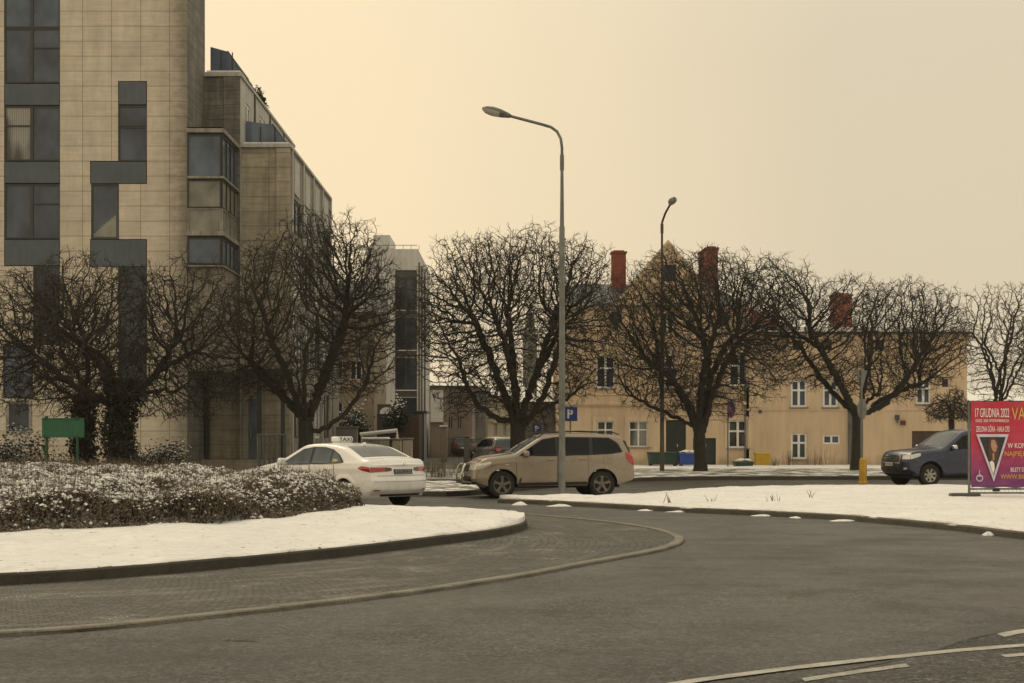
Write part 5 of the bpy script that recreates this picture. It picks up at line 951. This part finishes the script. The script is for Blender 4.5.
blob([(990.5, 440.2), (993.2, 439.6), (995, 441.5), (995.9, 445), (997, 447.3), (995.6, 448.2), (995.7, 450), (994.2, 452.5), (991.8, 450.5), (990.4, 446)], .004, mskin, 'portrait_face', po); blob([(988.7, 462), (991.5, 460.5), (993.5, 463), (994, 469), (992.8, 474), (990.5, 468)], .004, M_SIGNW, 'portrait_shirt', po); blob([(992, 453), (993.5, 453), (993.7, 460), (992, 460)], .0035, mskin, 'portrait_neck', po)
m = MB(); m.lathe([(.06, 0), (.085, 0)], (bx(979), Zq - .045, bz(478)), 'y', 14); m.box(bx(977.5), bx(981), Zq - .05, Zq - .046, bz(476.5), bz(475.6)); m.box(bx(978.6), bx(979.2), Zq - .05, Zq - .046, bz(474.5), bz(470)); obj('emblem', m, mgl, bn)
m = MB(); y_ = Zq + .06
for px in (970, 1036, 1101): m.tube([(bx(px), y_, .12), (bx(px), y_, bz(402))], .032 if px != 1036 else .02, 8)
for py in (402.5, 489, 493): m.tube([(bx(970), y_, bz(py)), (bx(1101), y_, bz(py))], .022, 8)
fr = obj('frame', m, M_GALV, r); m = MB()
for k in range(34): x = bx(970) + (bx(1101) - bx(970)) * k / 33; m.tube([(x, y_, bz(493)), (x, y_, bz(402.5))], .004, 3)
obj('mesh_wires', m, M_GALV, fr)
for px in (966, 1101): m = MB(); m.bbox(bx(px) - .36, bx(px) + .34, Zq - .06, Zq + .20, .13, .25, .03); obj('concrete_foot', m, M_SLATE, r)
m = MB(); m.box(bx(994), bx(1000), y_ - .05, y_ + .05, bz(491.5), bz(488)); obj('clamp', m, M_BLACK, r)
# ------------------------------------------------------------------ cars
class Car:
    def __init__(s, L, W, top, belt, sill, ax, rw, ra, tumble, rnd, fs, rs, bf=.14, br=.12, pf=.10, pr=.08, crown=.03, tw=.2):
        s.__dict__.update(locals()); s.zc = rw
    def I(s, pts, x): return float(np.interp(x, [p[0] for p in pts], [p[1] for p in pts]))
    def zt(s, x): return sum(s.I(s.top, x + d) for d in (-.09, -.045, 0, .045, .09)) / 5
    def zb(s, x):
        z = s.I(s.sill, x)
        for a in s.ax:
            d = abs(x - a)
            if d < s.ra: z = max(z, s.zc + math.sqrt(s.ra ** 2 - d * d) * (1.0))
        return z
    def half(s, x, z):
        t = (x - s.L / 2) / (s.L / 2); y = s.W / 2 * (1 - (s.pf if t < 0 else s.pr) * abs(t) ** 5); b = s.I(s.belt, x); zt = s.zt(x)
        if z > b: y -= s.tumble * (z - b) + min(.02, (z - b) * .4)
        if z < .55: y -= .09 * ((.55 - z) / .4) ** 2 * .6
        y += .012 * math.exp(-((z - (b - .12)) / .05) ** 2)
        r = min(s.rnd, .25); d = zt - z
        if d < r: y -= (r - math.sqrt(max(0, r * r - (r - d) ** 2))) * .8
        for a in s.ax:
            q = math.hypot(x - a, z - s.zc) - s.ra
            if -.02 < q < .07: y += .016
        return y
    def xm(s, x, z):
        if x < .6: x += (s.I(s.fs, z) + s.bf) * (1 - x / .6) ** 1.4
        if x > s.L - .6: x -= (s.I(s.rs, z) + s.br) * (1 - (s.L - x) / .6) ** 1.4
        return x
    def P(s, x, z, off=0, sg=-1): return (s.xm(x, z) - s.L / 2, sg * (s.half(x, z) + off), z)
    def T(s, x, f, off=0):
        z = s.zt(x); w = s.half(x, z); e = .02; sl = (s.zt(x + e) - s.zt(x - e)) / (2 * e); q = 1 / math.hypot(1, sl)
        return (s.xm(x, z) - s.L / 2 - off * sl * q, f * w, z + s.crown * (1 - f * f) + off * q)
    def Ef(s, f, z, off=0, rear=False):
        x = 0 if not rear else s.L; w = s.half(x, z); y = f * w
        return ((s.I(s.fs, z) + s.bf * abs(f) ** 2.6 - off) - s.L / 2, y, z) if not rear else ((s.L - s.I(s.rs, z) - s.br * abs(f) ** 2.6 + off) - s.L / 2, y, z)
    def body(s):
        xs = set(np.linspace(0, s.L, 70).tolist()) | {.02, .05, s.L - .02, s.L - .05}
        for a in s.ax: xs |= {a + s.ra * math.cos(math.pi * k / 16) for k in range(17)} | {a - s.ra - .002, a + s.ra + .002}
        xs = sorted(x for x in xs if 0 <= x <= s.L); mb = MB(); rings = []
        for x in xs:
            zb, zt = s.zb(x), s.zt(x); r = min(s.rnd, (zt - zb) * .45); zs = [zb + (zt - r - zb) * k / 20 for k in range(21)] + [zt - r * (1 - math.sin(math.pi / 2 * k / 5)) for k in range(1, 6)]
            L_ = [s.P(x, z, 0, -1) for z in zs]; R_ = [s.P(x, z, 0, 1) for z in zs][::-1]; mid = [s.T(x, f) for f in (-.75, -.5, -.25, 0, .25, .5, .75)]; rings.append(L_ + mid + R_)
        mb.grid(rings); nz = 15
        for rear in (False, True):
            x = s.L if rear else 0; zb, zt = s.zb(x), s.zt(x); r = min(s.rnd, (zt - zb) * .45); zs = [zb + (zt - r - zb) * k / 20 for k in range(21)] + [zt - r * (1 - math.sin(math.pi / 2 * k / 5)) for k in range(1, 6)]
            rows = [[s.P(x, z, 0, -1)] + [s.Ef(f, z, 0, rear) for f in (-.85, -.6, -.3, 0, .3, .6, .85)] + [s.P(x, z, 0, 1)] for z in zs]; rows.append([s.T(x, f) for f in (-1, -.75, -.5, -.25, 0, .25, .5, .75, 1)]); mb.grid(rows)
        return mb
    def side(s, mb, pts, sg, off=.006, mi=0, n=8):
        """patch on one flank: pts = [(x, zlow, zhigh), ...]"""
        xs = np.linspace(pts[0][0], pts[-1][0], max(2, int((pts[-1][0] - pts[0][0]) / .05) + 2)); rows = []
        for x in xs:
            lo = s.I([(p[0], p[1]) for p in pts], x); hi = s.I([(p[0], p[2]) for p in pts], x); rows.append([s.P(x, lo + (hi - lo) * k / n, off, sg) for k in range(n + 1)])
        mb.grid(rows, mi)
    def topp(s, mb, x0, x1, f0, f1, off=.006, mi=0): mb.grid([[s.T(x, f, off) for f in np.linspace(-1, 1, 13) * (f0 + (f1 - f0) * k / 10)] for k, x in enumerate(np.linspace(x0, x1, 11))], mi)
    def endp(s, mb, f0, f1, z0, z1, rear, off=.008, mi=0, z0b=None, z1b=None):
        z0b = z0 if z0b is None else z0b; z1b = z1 if z1b is None else z1b
        mb.grid([[s.Ef(f, (z0 + (z0b - z0) * k / 8) + ((z1 + (z1b - z1) * k / 8) - (z0 + (z0b - z0) * k / 8)) * q / 4, off, rear) for q in range(5)] for k, f in enumerate(np.linspace(f0, f1, 9))], mi)
def build_wheel(par, x, y, sg, rw, tw, rr, mrim, spokes):
    """sg: outward side"""
    m = MB(); o = sg; m.lathe([(rr * .98, -tw / 2), (rr * 1.02, -tw / 2 - .004), (rw * .90, -tw / 2 - .004), (rw * .97, -tw * .38), (rw, -tw * .25), (rw, tw * .25), (rw * .97, tw * .38), (rw * .90, tw / 2), (rr * .98, tw / 2)], (x, y, rw), 'y', 36)
    hub = MB(); hub.lathe([(rr * .96, o * .02), (.02, o * .02), (.02, -o * .05), (rr * .96, -o * .05)], (x, y, rw), 'y', 28); w = obj('wheel', hub, M_BLACK, par, 'auto'); obj('tyre', m, M_TYRE, w, 'auto')
    m = MB(); q = o * (tw / 2 - .012); m.lathe([(rr * .86, q - o * .05), (rr * .90, q), (rr * 1.0, q + o * .006), (rr * 1.0, q - o * .05)], (x, y, rw), 'y', 36); m.lathe([(.001, q - o * .005), (.05, q - o * .005), (.075, q - o * .03), (.075, q - o * .06)], (x, y, rw), 'y', 16)
    for k in range(spokes):
        a = 2 * math.pi * k / spokes + .3; c, s_ = math.cos(a), math.sin(a); vs = []
        for (rad, wd, dy) in ((.05, .036, -.018), (rr * .55, .030, -.012), (rr * .92, .045, -.006)):
            for e in (-1, 1): vs += [(x + c * rad - s_ * wd * e, y + q + o * dy, rw + s_ * rad + c * wd * e), (x + c * rad - s_ * wd * e * 1.2, y + q + o * (dy - .04), rw + s_ * rad + c * wd * e * 1.2)]
        fs = []
        for j in (0, 4): fs += [(j, j + 2, j + 6, j + 4), (j, j + 4, j + 5, j + 1), (j + 2, j + 3, j + 7, j + 6)]
        m.add(vs, fs)
    obj('rim', m, mrim, w, 'auto')
def car(name, label, loc, rz, C, pm, d):
    r = root(name, loc, label, d.get('cat', 'car'), d.get('group'), rz, True); b = obj('body', C.body(), pm, r, 'auto'); SG = ((-1, 'l'), (1, 'r'))
    m = MB(); h = C.L / 2; hw = C.W / 2 - C.tw - .06; m.box(.45 - h, C.L - .45 - h, -hw, hw, .26, .62); m.box(C.ax[0] + C.ra + .05 - h, C.ax[1] - C.ra - .05 - h, -C.W / 2 + .10, C.W / 2 - .10, C.I(C.sill, C.L / 2) + .02, .5); obj('underbody', m, M_BLACK, r)
    m = MB()
    for a in C.ax:                                          # wheel-arch linings
        for sg in (-1, 1): m.grid([[(a - h + (C.ra + .01) * math.cos(t), sg * y, C.rw + (C.ra + .01) * math.sin(t)) for y in (C.W / 2 - .05, hw)] for t in np.linspace(-.15, math.pi + .15, 15)])
    obj('wheel_arch_lining', m, M_BLACK, r, fix=False)
    for a in C.ax:
        for sg in (-1, 1): build_wheel(r, a - h, sg * (C.W / 2 - C.tw / 2 - .035), sg, C.rw, C.tw, d.get('rr', C.rw * .66), d.get('rim', M_RIM), d.get('spokes', 5))
    for sg in (-1, 1):
        for k, w in enumerate(d['side_glass']): m = MB(); C.side(m, w, sg, .013); obj('window', m, w_m if (w_m := d.get('glass_m')) else M_CARG, r, True)
        if 'pillar' in d:
            for w in d['pillar']: m = MB(); C.side(m, w, sg, .009); obj('pillar_trim', m, M_BLACK, r, True)
        for (x0, x1, z0, z1) in d.get('doors', ()):
            m = MB(); C.side(m, [(x0, C.zb(x0 + .02) + z0, z1), (x1, C.zb(x1 - .02) + z0, z1)] if z0 else [(x0, C.I(C.sill, x0) + .06, z1), (x1, C.I(C.sill, x1) + .06, z1)], sg, .003, 0); C.side(m, [(x0 + .010, C.I(C.sill, x0) + .07, z1 - .004), (x1 - .010, C.I(C.sill, x1) + .07, z1 - .004)], sg, .0065, 1); dd = obj('door', m, [M_BLACK, pm], r, True, fix=False)
            q = C.P(x1 - .16, z1 - .10, .012, sg); m = MB(); m.bbox(q[0] - .10, q[0] + .08, q[1] - .014, q[1] + .014, q[2] - .016, q[2] + .016, .008); obj('handle', m, d.get('handle_m', pm), dd, True)
        if 'mirror' in d:
            x, z = d['mirror']; q = C.P(x, z, 0, sg); m = MB(); yy = sorted((q[1] - sg * .02, q[1] + sg * .07)); m.box(q[0] - .02, q[0] + .03, yy[0], yy[1], z - .02, z + .01); m.bbox(q[0] - .09, q[0] + .05, min(q[1] + sg * .05, q[1] + sg * .24), max(q[1] + sg * .05, q[1] + sg * .24), z - .04, z + .12, .035); obj('mirror', m, d.get('mirror_m', pm), r, 'auto')
        if 'cladding' in d: m = MB(); C.side(m, d['cladding'], sg, .012, n=3); obj('sill_cladding', m, d.get('clad_m', M_BLACK), r, True)
        for (side, end, mt, nm, rear) in d.get('lamps', ()):
            m = MB()
            if side: C.side(m, side, sg, .007)
            if end: f0, f1, z0, z1, z0b, z1b = end; C.endp(m, sg * f0, sg * f1, z0, z1, rear, .008, 0, z0b, z1b)
            obj(nm, m, mt, r, True, fix=False)
    for (x0, x1, f0, f1, nm) in d['top_glass']: m = MB(); C.topp(m, x0, x1, f0, f1); obj(nm, m, d.get('screen_m', M_CARG2), r, True)
    for (f0, f1, z0, z1, rear, mt, nm, off) in d.get('ends', ()): m = MB(); C.endp(m, f0, f1, z0, z1, rear, off); obj(nm, m, mt, r, True, fix=False)
    return r, b
# beige off-road estate
C = Car(4.47, 1.79, [(0, .88), (.10, .97), (.5, 1.05), (1.02, 1.115), (1.18, 1.13), (1.92, 1.585), (2.15, 1.63), (3.0, 1.655), (3.9, 1.62), (4.22, 1.58), (4.34, 1.36), (4.47, 1.06)], [(0, .95), (1.2, 1.06), (4.47, 1.13)],
        [(0, .42), (.3, .33), (.6, .30), (3.9, .33), (4.2, .40), (4.47, .46)], (.86, 3.50), .352, .405, .30, .085, [(.3, .10), (.5, .0), (.75, .03), (.95, .12)], [(.4, .06), (.55, .0), (.9, .02), (1.06, .05), (1.6, .26)], .16, .10, .13, .07)
d = dict(side_glass=[[(1.36, 1.10, 1.13), (1.50, 1.10, 1.235), (1.92, 1.09, 1.50), (2.26, 1.09, 1.56)], [(2.34, 1.09, 1.565), (3.16, 1.12, 1.565)], [(3.25, 1.125, 1.56), (3.75, 1.15, 1.53), (4.02, 1.19, 1.30), (4.06, 1.20, 1.22)]], pillar=[[(1.30, 1.09, 1.10), (1.52, 1.09, 1.26), (1.92, 1.075, 1.515), (2.3, 1.08, 1.578), (3.7, 1.13, 1.56), (3.98, 1.17, 1.40), (4.10, 1.185, 1.19)]],
         doors=[(1.22, 2.30, 0, 1.085), (2.31, 3.12, 0, 1.10)], mirror=(1.48, 1.10), cladding=[(1.28, .32, .40), (3.08, .35, .42)], clad_m=M_BLACK,
         lamps=[([(.0, .73, .88), (.42, .80, .93), (.56, .87, .95)], (.55, .99, .72, .86, .73, .88), M_LCLR, 'headlight', False), ([(4.20, 1.0, 1.17), (4.30, .90, 1.19), (4.47, .84, 1.17)], (.88, 1, .84, 1.17, .84, 1.17), M_LRED, 'tail_light', True)],
         top_glass=[(1.20, 1.90, .93, .88, 'windscreen')], ends=[(-.5, .5, .68, .86, False, M_BLACK, 'grille', .010), (-.75, .75, .42, .56, False, M_BLACK, 'lower_grille', .010), (-.8, .8, 1.10, 1.48, True, M_CARG, 'rear_window', .008), (-.28, .28, .52, .63, True, M_PLATE, 'number_plate', .012)], rim=M_RIMD, spokes=5, screen_m=M_CARG2, handle_m=M_PBEIGE)
sv, svb = car('offroad_car', 'beige five-door off-road estate car with a bull bar facing left behind the near lamp post', (.94, 37.55, .0), R(11), C, M_PBEIGE, d)
for sg in (-1, 1): m = MB(); m.tube([(x - C.L / 2, sg * .62, C.zt(x) + .03 + (.045 if 1.95 < x < 3.95 else 0)) for x in (1.85, 2.0, 2.9, 3.85, 4.0)], .017, 6); obj('roof_rail', m, M_BLACK, sv, True)
m = MB(); f = -C.L / 2 - .06
for sg in (-1, 1): m.tube([(f + .14, sg * .42, .36), (f - .06, sg * .44, .40), (f - .07, sg * .45, .62), (f - .02, sg * .44, .80), (f + .03, sg * .40, .86), (f + .03, 0, .87)], .030, 8)
m.tube([(f - .05, -.44, .50), (f - .05, .44, .50)], .026, 8); obj('bull_bar', m, M_STEELC, sv, True)
m = MB(); m.box(f + .005, f + .02, -.26, .26, .54, .65); obj('number_plate', m, M_PLATE, sv)
m = MB(); m.add([C.T(.62, -.94, .006), C.T(.62, -.90, .006), C.T(1.02, -.86, .007), C.T(1.1, -.93, .007)], [(0, 1, 2, 3)]); m.grid([[C.T(x, fq, .006) for fq in np.linspace(-.95, .95, 12)] for x in (1.10, 1.16)]); obj('wiper_cowl', m, M_BLACK, sv, fix=False)
m = MB(); q = C.P(.98, .86, .01, -1); m.box(q[0] - .05, q[0] + .05, q[1] - .01, q[1] + .01, .85, .88); obj('side_repeater', m, M_LCLR, sv); m = MB(); q = C.P(3.62, .98, .006, -1); m.box(q[0] - .09, q[0] + .09, q[1] - .004, q[1] + .006, .90, 1.06); obj('fuel_flap', m, M_PBEIGE, sv)
m = MB(); C.endp(m, -.9, .9, .43, .50, True, .02); obj('rear_bumper_lip', m, M_BLACK, sv, fix=False)
# white taxi saloon
C = Car(4.63, 1.78, [(0, .70), (.12, .80), (.6, .90), (1.15, .985), (1.25, 1.0), (2.05, 1.385), (2.35, 1.415), (2.7, 1.42), (3.15, 1.385), (3.45, 1.335), (4.08, 1.09), (4.2, 1.075), (4.45, 1.085), (4.55, 1.05), (4.63, .93)], [(0, .80), (1.2, .93), (3.4, .99), (4.63, 1.0)],
        [(0, .30), (.3, .20), (.7, .19), (3.8, .20), (4.2, .25), (4.63, .27)], (.93, 3.63), .316, .355, .38, .075, [(.2, .1), (.45, 0), (.7, .08)], [(.3, .10), (.42, .02), (.62, .0), (.70, .03), (.92, .07), (1.06, .03)], .22, .17, .14, .10, .02)
d = dict(side_glass=[[(1.50, .955, .985), (2.10, .965, 1.275), (2.42, .975, 1.325)], [(2.50, .98, 1.33), (2.85, .985, 1.32), (3.12, .995, 1.275)], [(3.16, 1.0, 1.265), (3.36, 1.005, 1.18), (3.50, 1.03, 1.06)]], pillar=[[(1.40, .945, .955), (2.08, .95, 1.295), (2.45, .96, 1.348), (2.85, .97, 1.342), (3.14, .98, 1.295), (3.40, .99, 1.18), (3.60, 1.005, 1.02)]],
         doors=[(1.35, 2.45, 0, .94), (2.46, 3.30, 0, .96)], mirror=(1.62, .97), glass_m=M_CARG2, screen_m=M_CARG2,
         lamps=[([(.0, .58, .68), (.45, .64, .78), (.7, .70, .80)], (.5, .99, .58, .68, .6, .68), M_LCLR, 'headlight', False), ([(4.10, .885, .905), (4.25, .845, .94), (4.63, .80, .915)], (1, .60, .80, .915, .825, .91), M_LRED, 'tail_light', True), (None, (.60, .40, .815, .915, .84, .895), M_LDARK, 'inner_tail_light', True), (None, (.94, .78, .40, .43, .40, .42), M_LRED, 'reflector', True)],
         top_glass=[(1.34, 2.02, .93, .86, 'windscreen'), (3.36, 4.00, .84, .90, 'rear_window')], ends=[(-.52, .52, .42, .56, False, M_BLACK, 'grille', .01), (-.34, .34, .755, .87, True, M_BLACK, 'plate_recess', .006), (-.30, .30, .765, .86, True, M_PLATEB, 'number_plate', .012), (-.95, .95, .60, .606, True, M_BLACK, 'bumper_seam', .005), (-.74, .74, .28, .33, True, M_BLACK, 'diffuser', .010), (-.86, .86, .725, .732, True, M_BLACK, 'boot_seam', .005)], rim=M_RIMD, spokes=10)
tx_, txb = car('taxi', 'white saloon taxi with a roof sign driving away past the end of the hedge', (-4.03, 32.6, .01), R(-43), C, M_PWHITE, d)
m = MB(); zt = C.zt(2.55); m.bbox(2.40 - C.L / 2, 2.64 - C.L / 2, -.24, .24, zt + .035, zt + .16, .03); m.box(2.44 - C.L / 2, 2.60 - C.L / 2, -.2, .2, zt + .01, zt + .036); ts = obj('taxi_sign', m, M_SIGNW, tx_)
xx = 2.645 - C.L / 2; m = text_mb('TAXI', .36, .085, lambda a, b, dd: (xx + dd, -.18 + a, zt + .06 + b), 0, .004); obj('lettering', m, M_INK, ts, fix=False)
m = MB(); m.box(xx - .25, xx - .245, -.1, .1, zt + .06, zt + .14); obj('front_band', m, M_GREEND, ts)
m = MB(); e = C.Ef(0, .80, .014, True); q = text_mb('ZG 8T417', .46, .06, lambda a, b, dd: (e[0] + .008 + dd, -.23 + a, .785 + b)); obj('plate_lettering', q, M_INK, tx_, fix=False)
m = MB(); e = C.Ef(0, .975, .012, True); m.lathe([(.036, 0), (.05, .004), (.036, .008)], (0, 0, 0), 'y', 16); m.v = [(e[0] + .03 + y, x, .985 + z * .72) for x, y, z in m.v]; obj('badge', m, M_CHROME, tx_)
m = MB(); C.side(m, [(3.22, 1.03, 1.09), (3.38, 1.03, 1.08)], -1, .018, n=2); C.side(m, [(3.22, 1.03, 1.09), (3.38, 1.03, 1.08)], 1, .018, n=2); obj('licence_sticker', m, mat('sticker_yellow', (.50, .44, .12), .5, var=.1), tx_, fix=False)
m = MB(); C.topp(m, 4.12, 4.13, .93, .93, .003); C.topp(m, 2.9, 2.905, .0, .0, .002); obj('boot_lid_seam', m, M_BLACK, tx_, fix=False)
m = MB(); q = [(C.T(3.18, 0)[0] + a, C.T(3.18, 0)[2] + b) for a, b in ((0, -.01), (.16, -.015), (.15, .05), (.11, .055))]; m.prism(q, 'y', -.02, .02); obj('aerial_fin', m, M_PWHITE, tx_)
# dark blue pickup
C = Car(5.36, 1.86, [(0, .98), (.08, 1.08), (.5, 1.14), (1.25, 1.20), (1.42, 1.23), (2.16, 1.72), (2.4, 1.785), (3.2, 1.80), (3.5, 1.76), (3.66, 1.40), (3.72, 1.28), (5.3, 1.28), (5.36, 1.22)], [(0, 1.0), (1.4, 1.13), (3.7, 1.18), (5.36, 1.24)],
        [(0, .40), (.25, .34), (.6, .34), (4.6, .42), (5.0, .52), (5.36, .55)], (.91, 4.13), .37, .44, .30, .085, [(.4, .10), (.55, 0), (.8, .0), (1.0, .06)], [(.4, .05), (.7, 0), (1.2, .02)], .20, .06, .12, .04)
d = dict(cat='pickup', side_glass=[[(1.62, 1.18, 1.22), (2.15, 1.19, 1.60), (2.50, 1.20, 1.675)], [(2.58, 1.20, 1.68), (3.20, 1.22, 1.68), (3.45, 1.23, 1.58)]], doors=[(1.45, 2.54, 0, 1.16), (2.55, 3.55, 0, 1.17)], mirror=(1.72, 1.20), mirror_m=M_CHROME, handle_m=M_CHROME,
         lamps=[([(.0, .87, 1.01), (.38, .93, 1.05), (.55, .98, 1.06)], (.70, 1, .875, .99, .87, 1.01), M_LCLR, 'headlight', False), (None, (.74, .92, .54, .62, .55, .61), M_LENS, 'fog_light', False)],
         top_glass=[(1.46, 2.12, .93, .88, 'windscreen')], ends=[(-.64, .64, .74, 1.01, False, M_CHROME, 'grille_surround', .012), (-.54, .54, .79, .965, False, M_BLACK, 'grille', .026), (-.8, .8, .44, .70, False, M_PDARK, 'bumper', .016), (-.27, .27, .66, .77, False, M_PLATE, 'number_plate', .03)], rim=M_RIM, rr=.22, spokes=7)
pk, pkb = car('pickup_truck', 'dark navy pickup truck facing left, its rear half hidden by the poster banner', (14.55, 45.95, .0), R(17), C, M_PBLUE, d)
m = MB()
for z in (.855, .905): C.endp(m, -.52, .52, z, z + .018, False, .034)
C.endp(m, -.1, .1, .855, .915, False, .040); obj('grille_bar', m, M_CHROME, pk, fix=False)
m = MB(); q = C.Ef(0, .715, .036); t = text_mb('FZ 4712K', .42, .07, lambda a, b, dd: (q[0] - dd, .21 - a, .68 + b)); obj('plate_lettering', t, M_INK, pk, fix=False)
# dark cars parked down the side street
C = Car(4.3, 1.78, [(0, .75), (.1, .85), (.9, .98), (1.1, 1.02), (1.8, 1.45), (2.2, 1.52), (3.5, 1.50), (3.95, 1.40), (4.2, 1.0), (4.3, .9)], [(0, .8), (1.2, .98), (4.3, 1.05)], [(0, .35), (.4, .24), (3.8, .25), (4.3, .36)], (.85, 3.45), .32, .36, .36, .08, [(.3, .1), (.5, 0), (.8, .08)], [(.4, .08), (.6, 0), (1.0, .1)])
d = dict(group='dark cars parked down the side street', side_glass=[[(1.5, 1.03, 1.10), (1.9, 1.04, 1.36), (2.3, 1.05, 1.42)], [(2.38, 1.05, 1.42), (3.2, 1.08, 1.41), (3.7, 1.12, 1.25)]], top_glass=[(1.15, 1.78, .92, .86, 'windscreen'), (3.98, 4.18, .86, .9, 'rear_window')], doors=[(1.3, 2.33, 0, 1.0), (2.34, 3.25, 0, 1.02)],
         lamps=[([(4.1, .85, 1.05), (4.28, .82, 1.05)], (.75, .99, .82, 1.05, .82, 1.05), M_LRED, 'tail_light', True)], ends=[(-.3, .3, .62, .72, True, M_PLATE, 'number_plate', .01)])
car('parked_car', 'dark hatchback parked in the side street just left of the beige car windscreen', (X(497, 74), 74, .01), R(-68), C, M_PDARK, d)
d2 = dict(d); d2['group'] = d['group']; car('parked_car', 'far dark car parked by the iron fence down the side street', (X(463, 112), 112, .01), R(-84), C, M_PGREY, d2)
# ------------------------------------------------------------------ camera, sky, sun
cam = bpy.data.cameras.new('camera'); co = bpy.data.objects.new('camera', cam); COL.objects.link(co); co.location = (0, 0, EYE); co.rotation_euler = (R(90), 0, 0)
cam.sensor_width = 36; cam.lens = F * 36 / 1024; cam.shift_y = (HZ - 341.5) / 1024; cam.clip_end = 4000; cam.clip_start = .1; SC.camera = co
w = bpy.data.worlds.new('World'); SC.world = w; w.use_nodes = True; nt = w.node_tree; bg = nt.nodes['Background']
sun_el, sun_az = 42, -35                                     # degrees; azimuth from the view direction, negative to the left
sky = N(nt, 'ShaderNodeTexSky', sky_type='NISHITA'); sky.sun_disc = False; sky.sun_elevation = R(sun_el); sky.sun_rotation = R(sun_az); sky.air_density = 2; sky.dust_density = 6
sk = mixc(nt, 1.0, sky.outputs[0], (.08, .08, .08), 'MULTIPLY')
tc = N(nt, 'ShaderNodeTexCoord'); sp = N(nt, 'ShaderNodeSeparateXYZ'); nt.links.new(tc.outputs['Generated'], sp.inputs[0])

nm = N(nt, 'ShaderNodeMapRange'); nm.inputs['From Min'].default_value = -.36; nm.inputs['From Max'].default_value = .36; nt.links.new(sp.outputs[0], nm.inputs['Value'])
cl = noise(nt, tc.outputs['Generated'], 1.6, 3, .5); ad = N(nt, 'ShaderNodeMath', operation='ADD'); nt.links.new(nm.outputs[0], ad.inputs[0]); nt.links.new(mulv(nt, cl, .35), ad.inputs[1])
ov = ramp(nt, ad.outputs[0], [(.10, (.985, .775, .515)), (.55, (.93, .755, .495)), (.85, (.795, .665, .46)), (1.0, (.70, .60, .43))])
zen = N(nt, 'ShaderNodeMapRange'); zen.inputs['From Min'].default_value = .25; zen.inputs['From Max'].default_value = 1.0; zen.inputs['To Min'].default_value = 1.0; zen.inputs['To Min'].default_value = 0; zen.inputs['To Max'].default_value = 1; nt.links.new(sp.outputs[2], zen.inputs['Value'])
ov = mixc(nt, zen.outputs[0], ov, (.98, .90, .70))
nt.links.new(mixc(nt, .05, ov, sk), bg.inputs['Color']); bg.inputs['Strength'].default_value = 1.0
sl = bpy.data.lights.new('sun', 'SUN'); so = bpy.data.objects.new('sun', sl); COL.objects.link(so); sl.energy = .6; sl.angle = R(25); sl.color = (1, .86, .62)
dv = Vector((math.sin(R(sun_az)) * math.cos(R(sun_el)), math.cos(R(sun_az)) * math.cos(R(sun_el)), math.sin(R(sun_el)))); so.rotation_euler = dv.to_track_quat('Z', 'Y').to_euler(); so.location = dv * 100
vs = SC.view_settings; vs.view_transform = 'Standard'; vs.look = 'None'; vs.exposure = .09; vs.gamma = 1; vs.use_curve_mapping = False
SC.cycles.max_bounces = 5; SC.cycles.diffuse_bounces = 3; SC.cycles.glossy_bounces = 2; SC.cycles.use_denoising = True; SC.render.film_transparent = False

hm = bpy.data.materials.new('haze_air'); hm.use_nodes = True; nt = hm.node_tree; nt.nodes.remove(nt.nodes['Principled BSDF']); pv = N(nt, 'ShaderNodeVolumePrincipled'); pv.inputs['Density'].default_value = .0002; pv.inputs['Color'].default_value = (.95, .93, .90, 1); pv.inputs['Anisotropy'].default_value = .2
nt.links.new(pv.outputs[0], nt.nodes['Material Output'].inputs['Volume'])
m = MB(); m.box(-420, 420, -45, 900, -1.2, 62); struct('haze', m, hm, kind='stuff')
SC.cycles.volume_bounces = 1
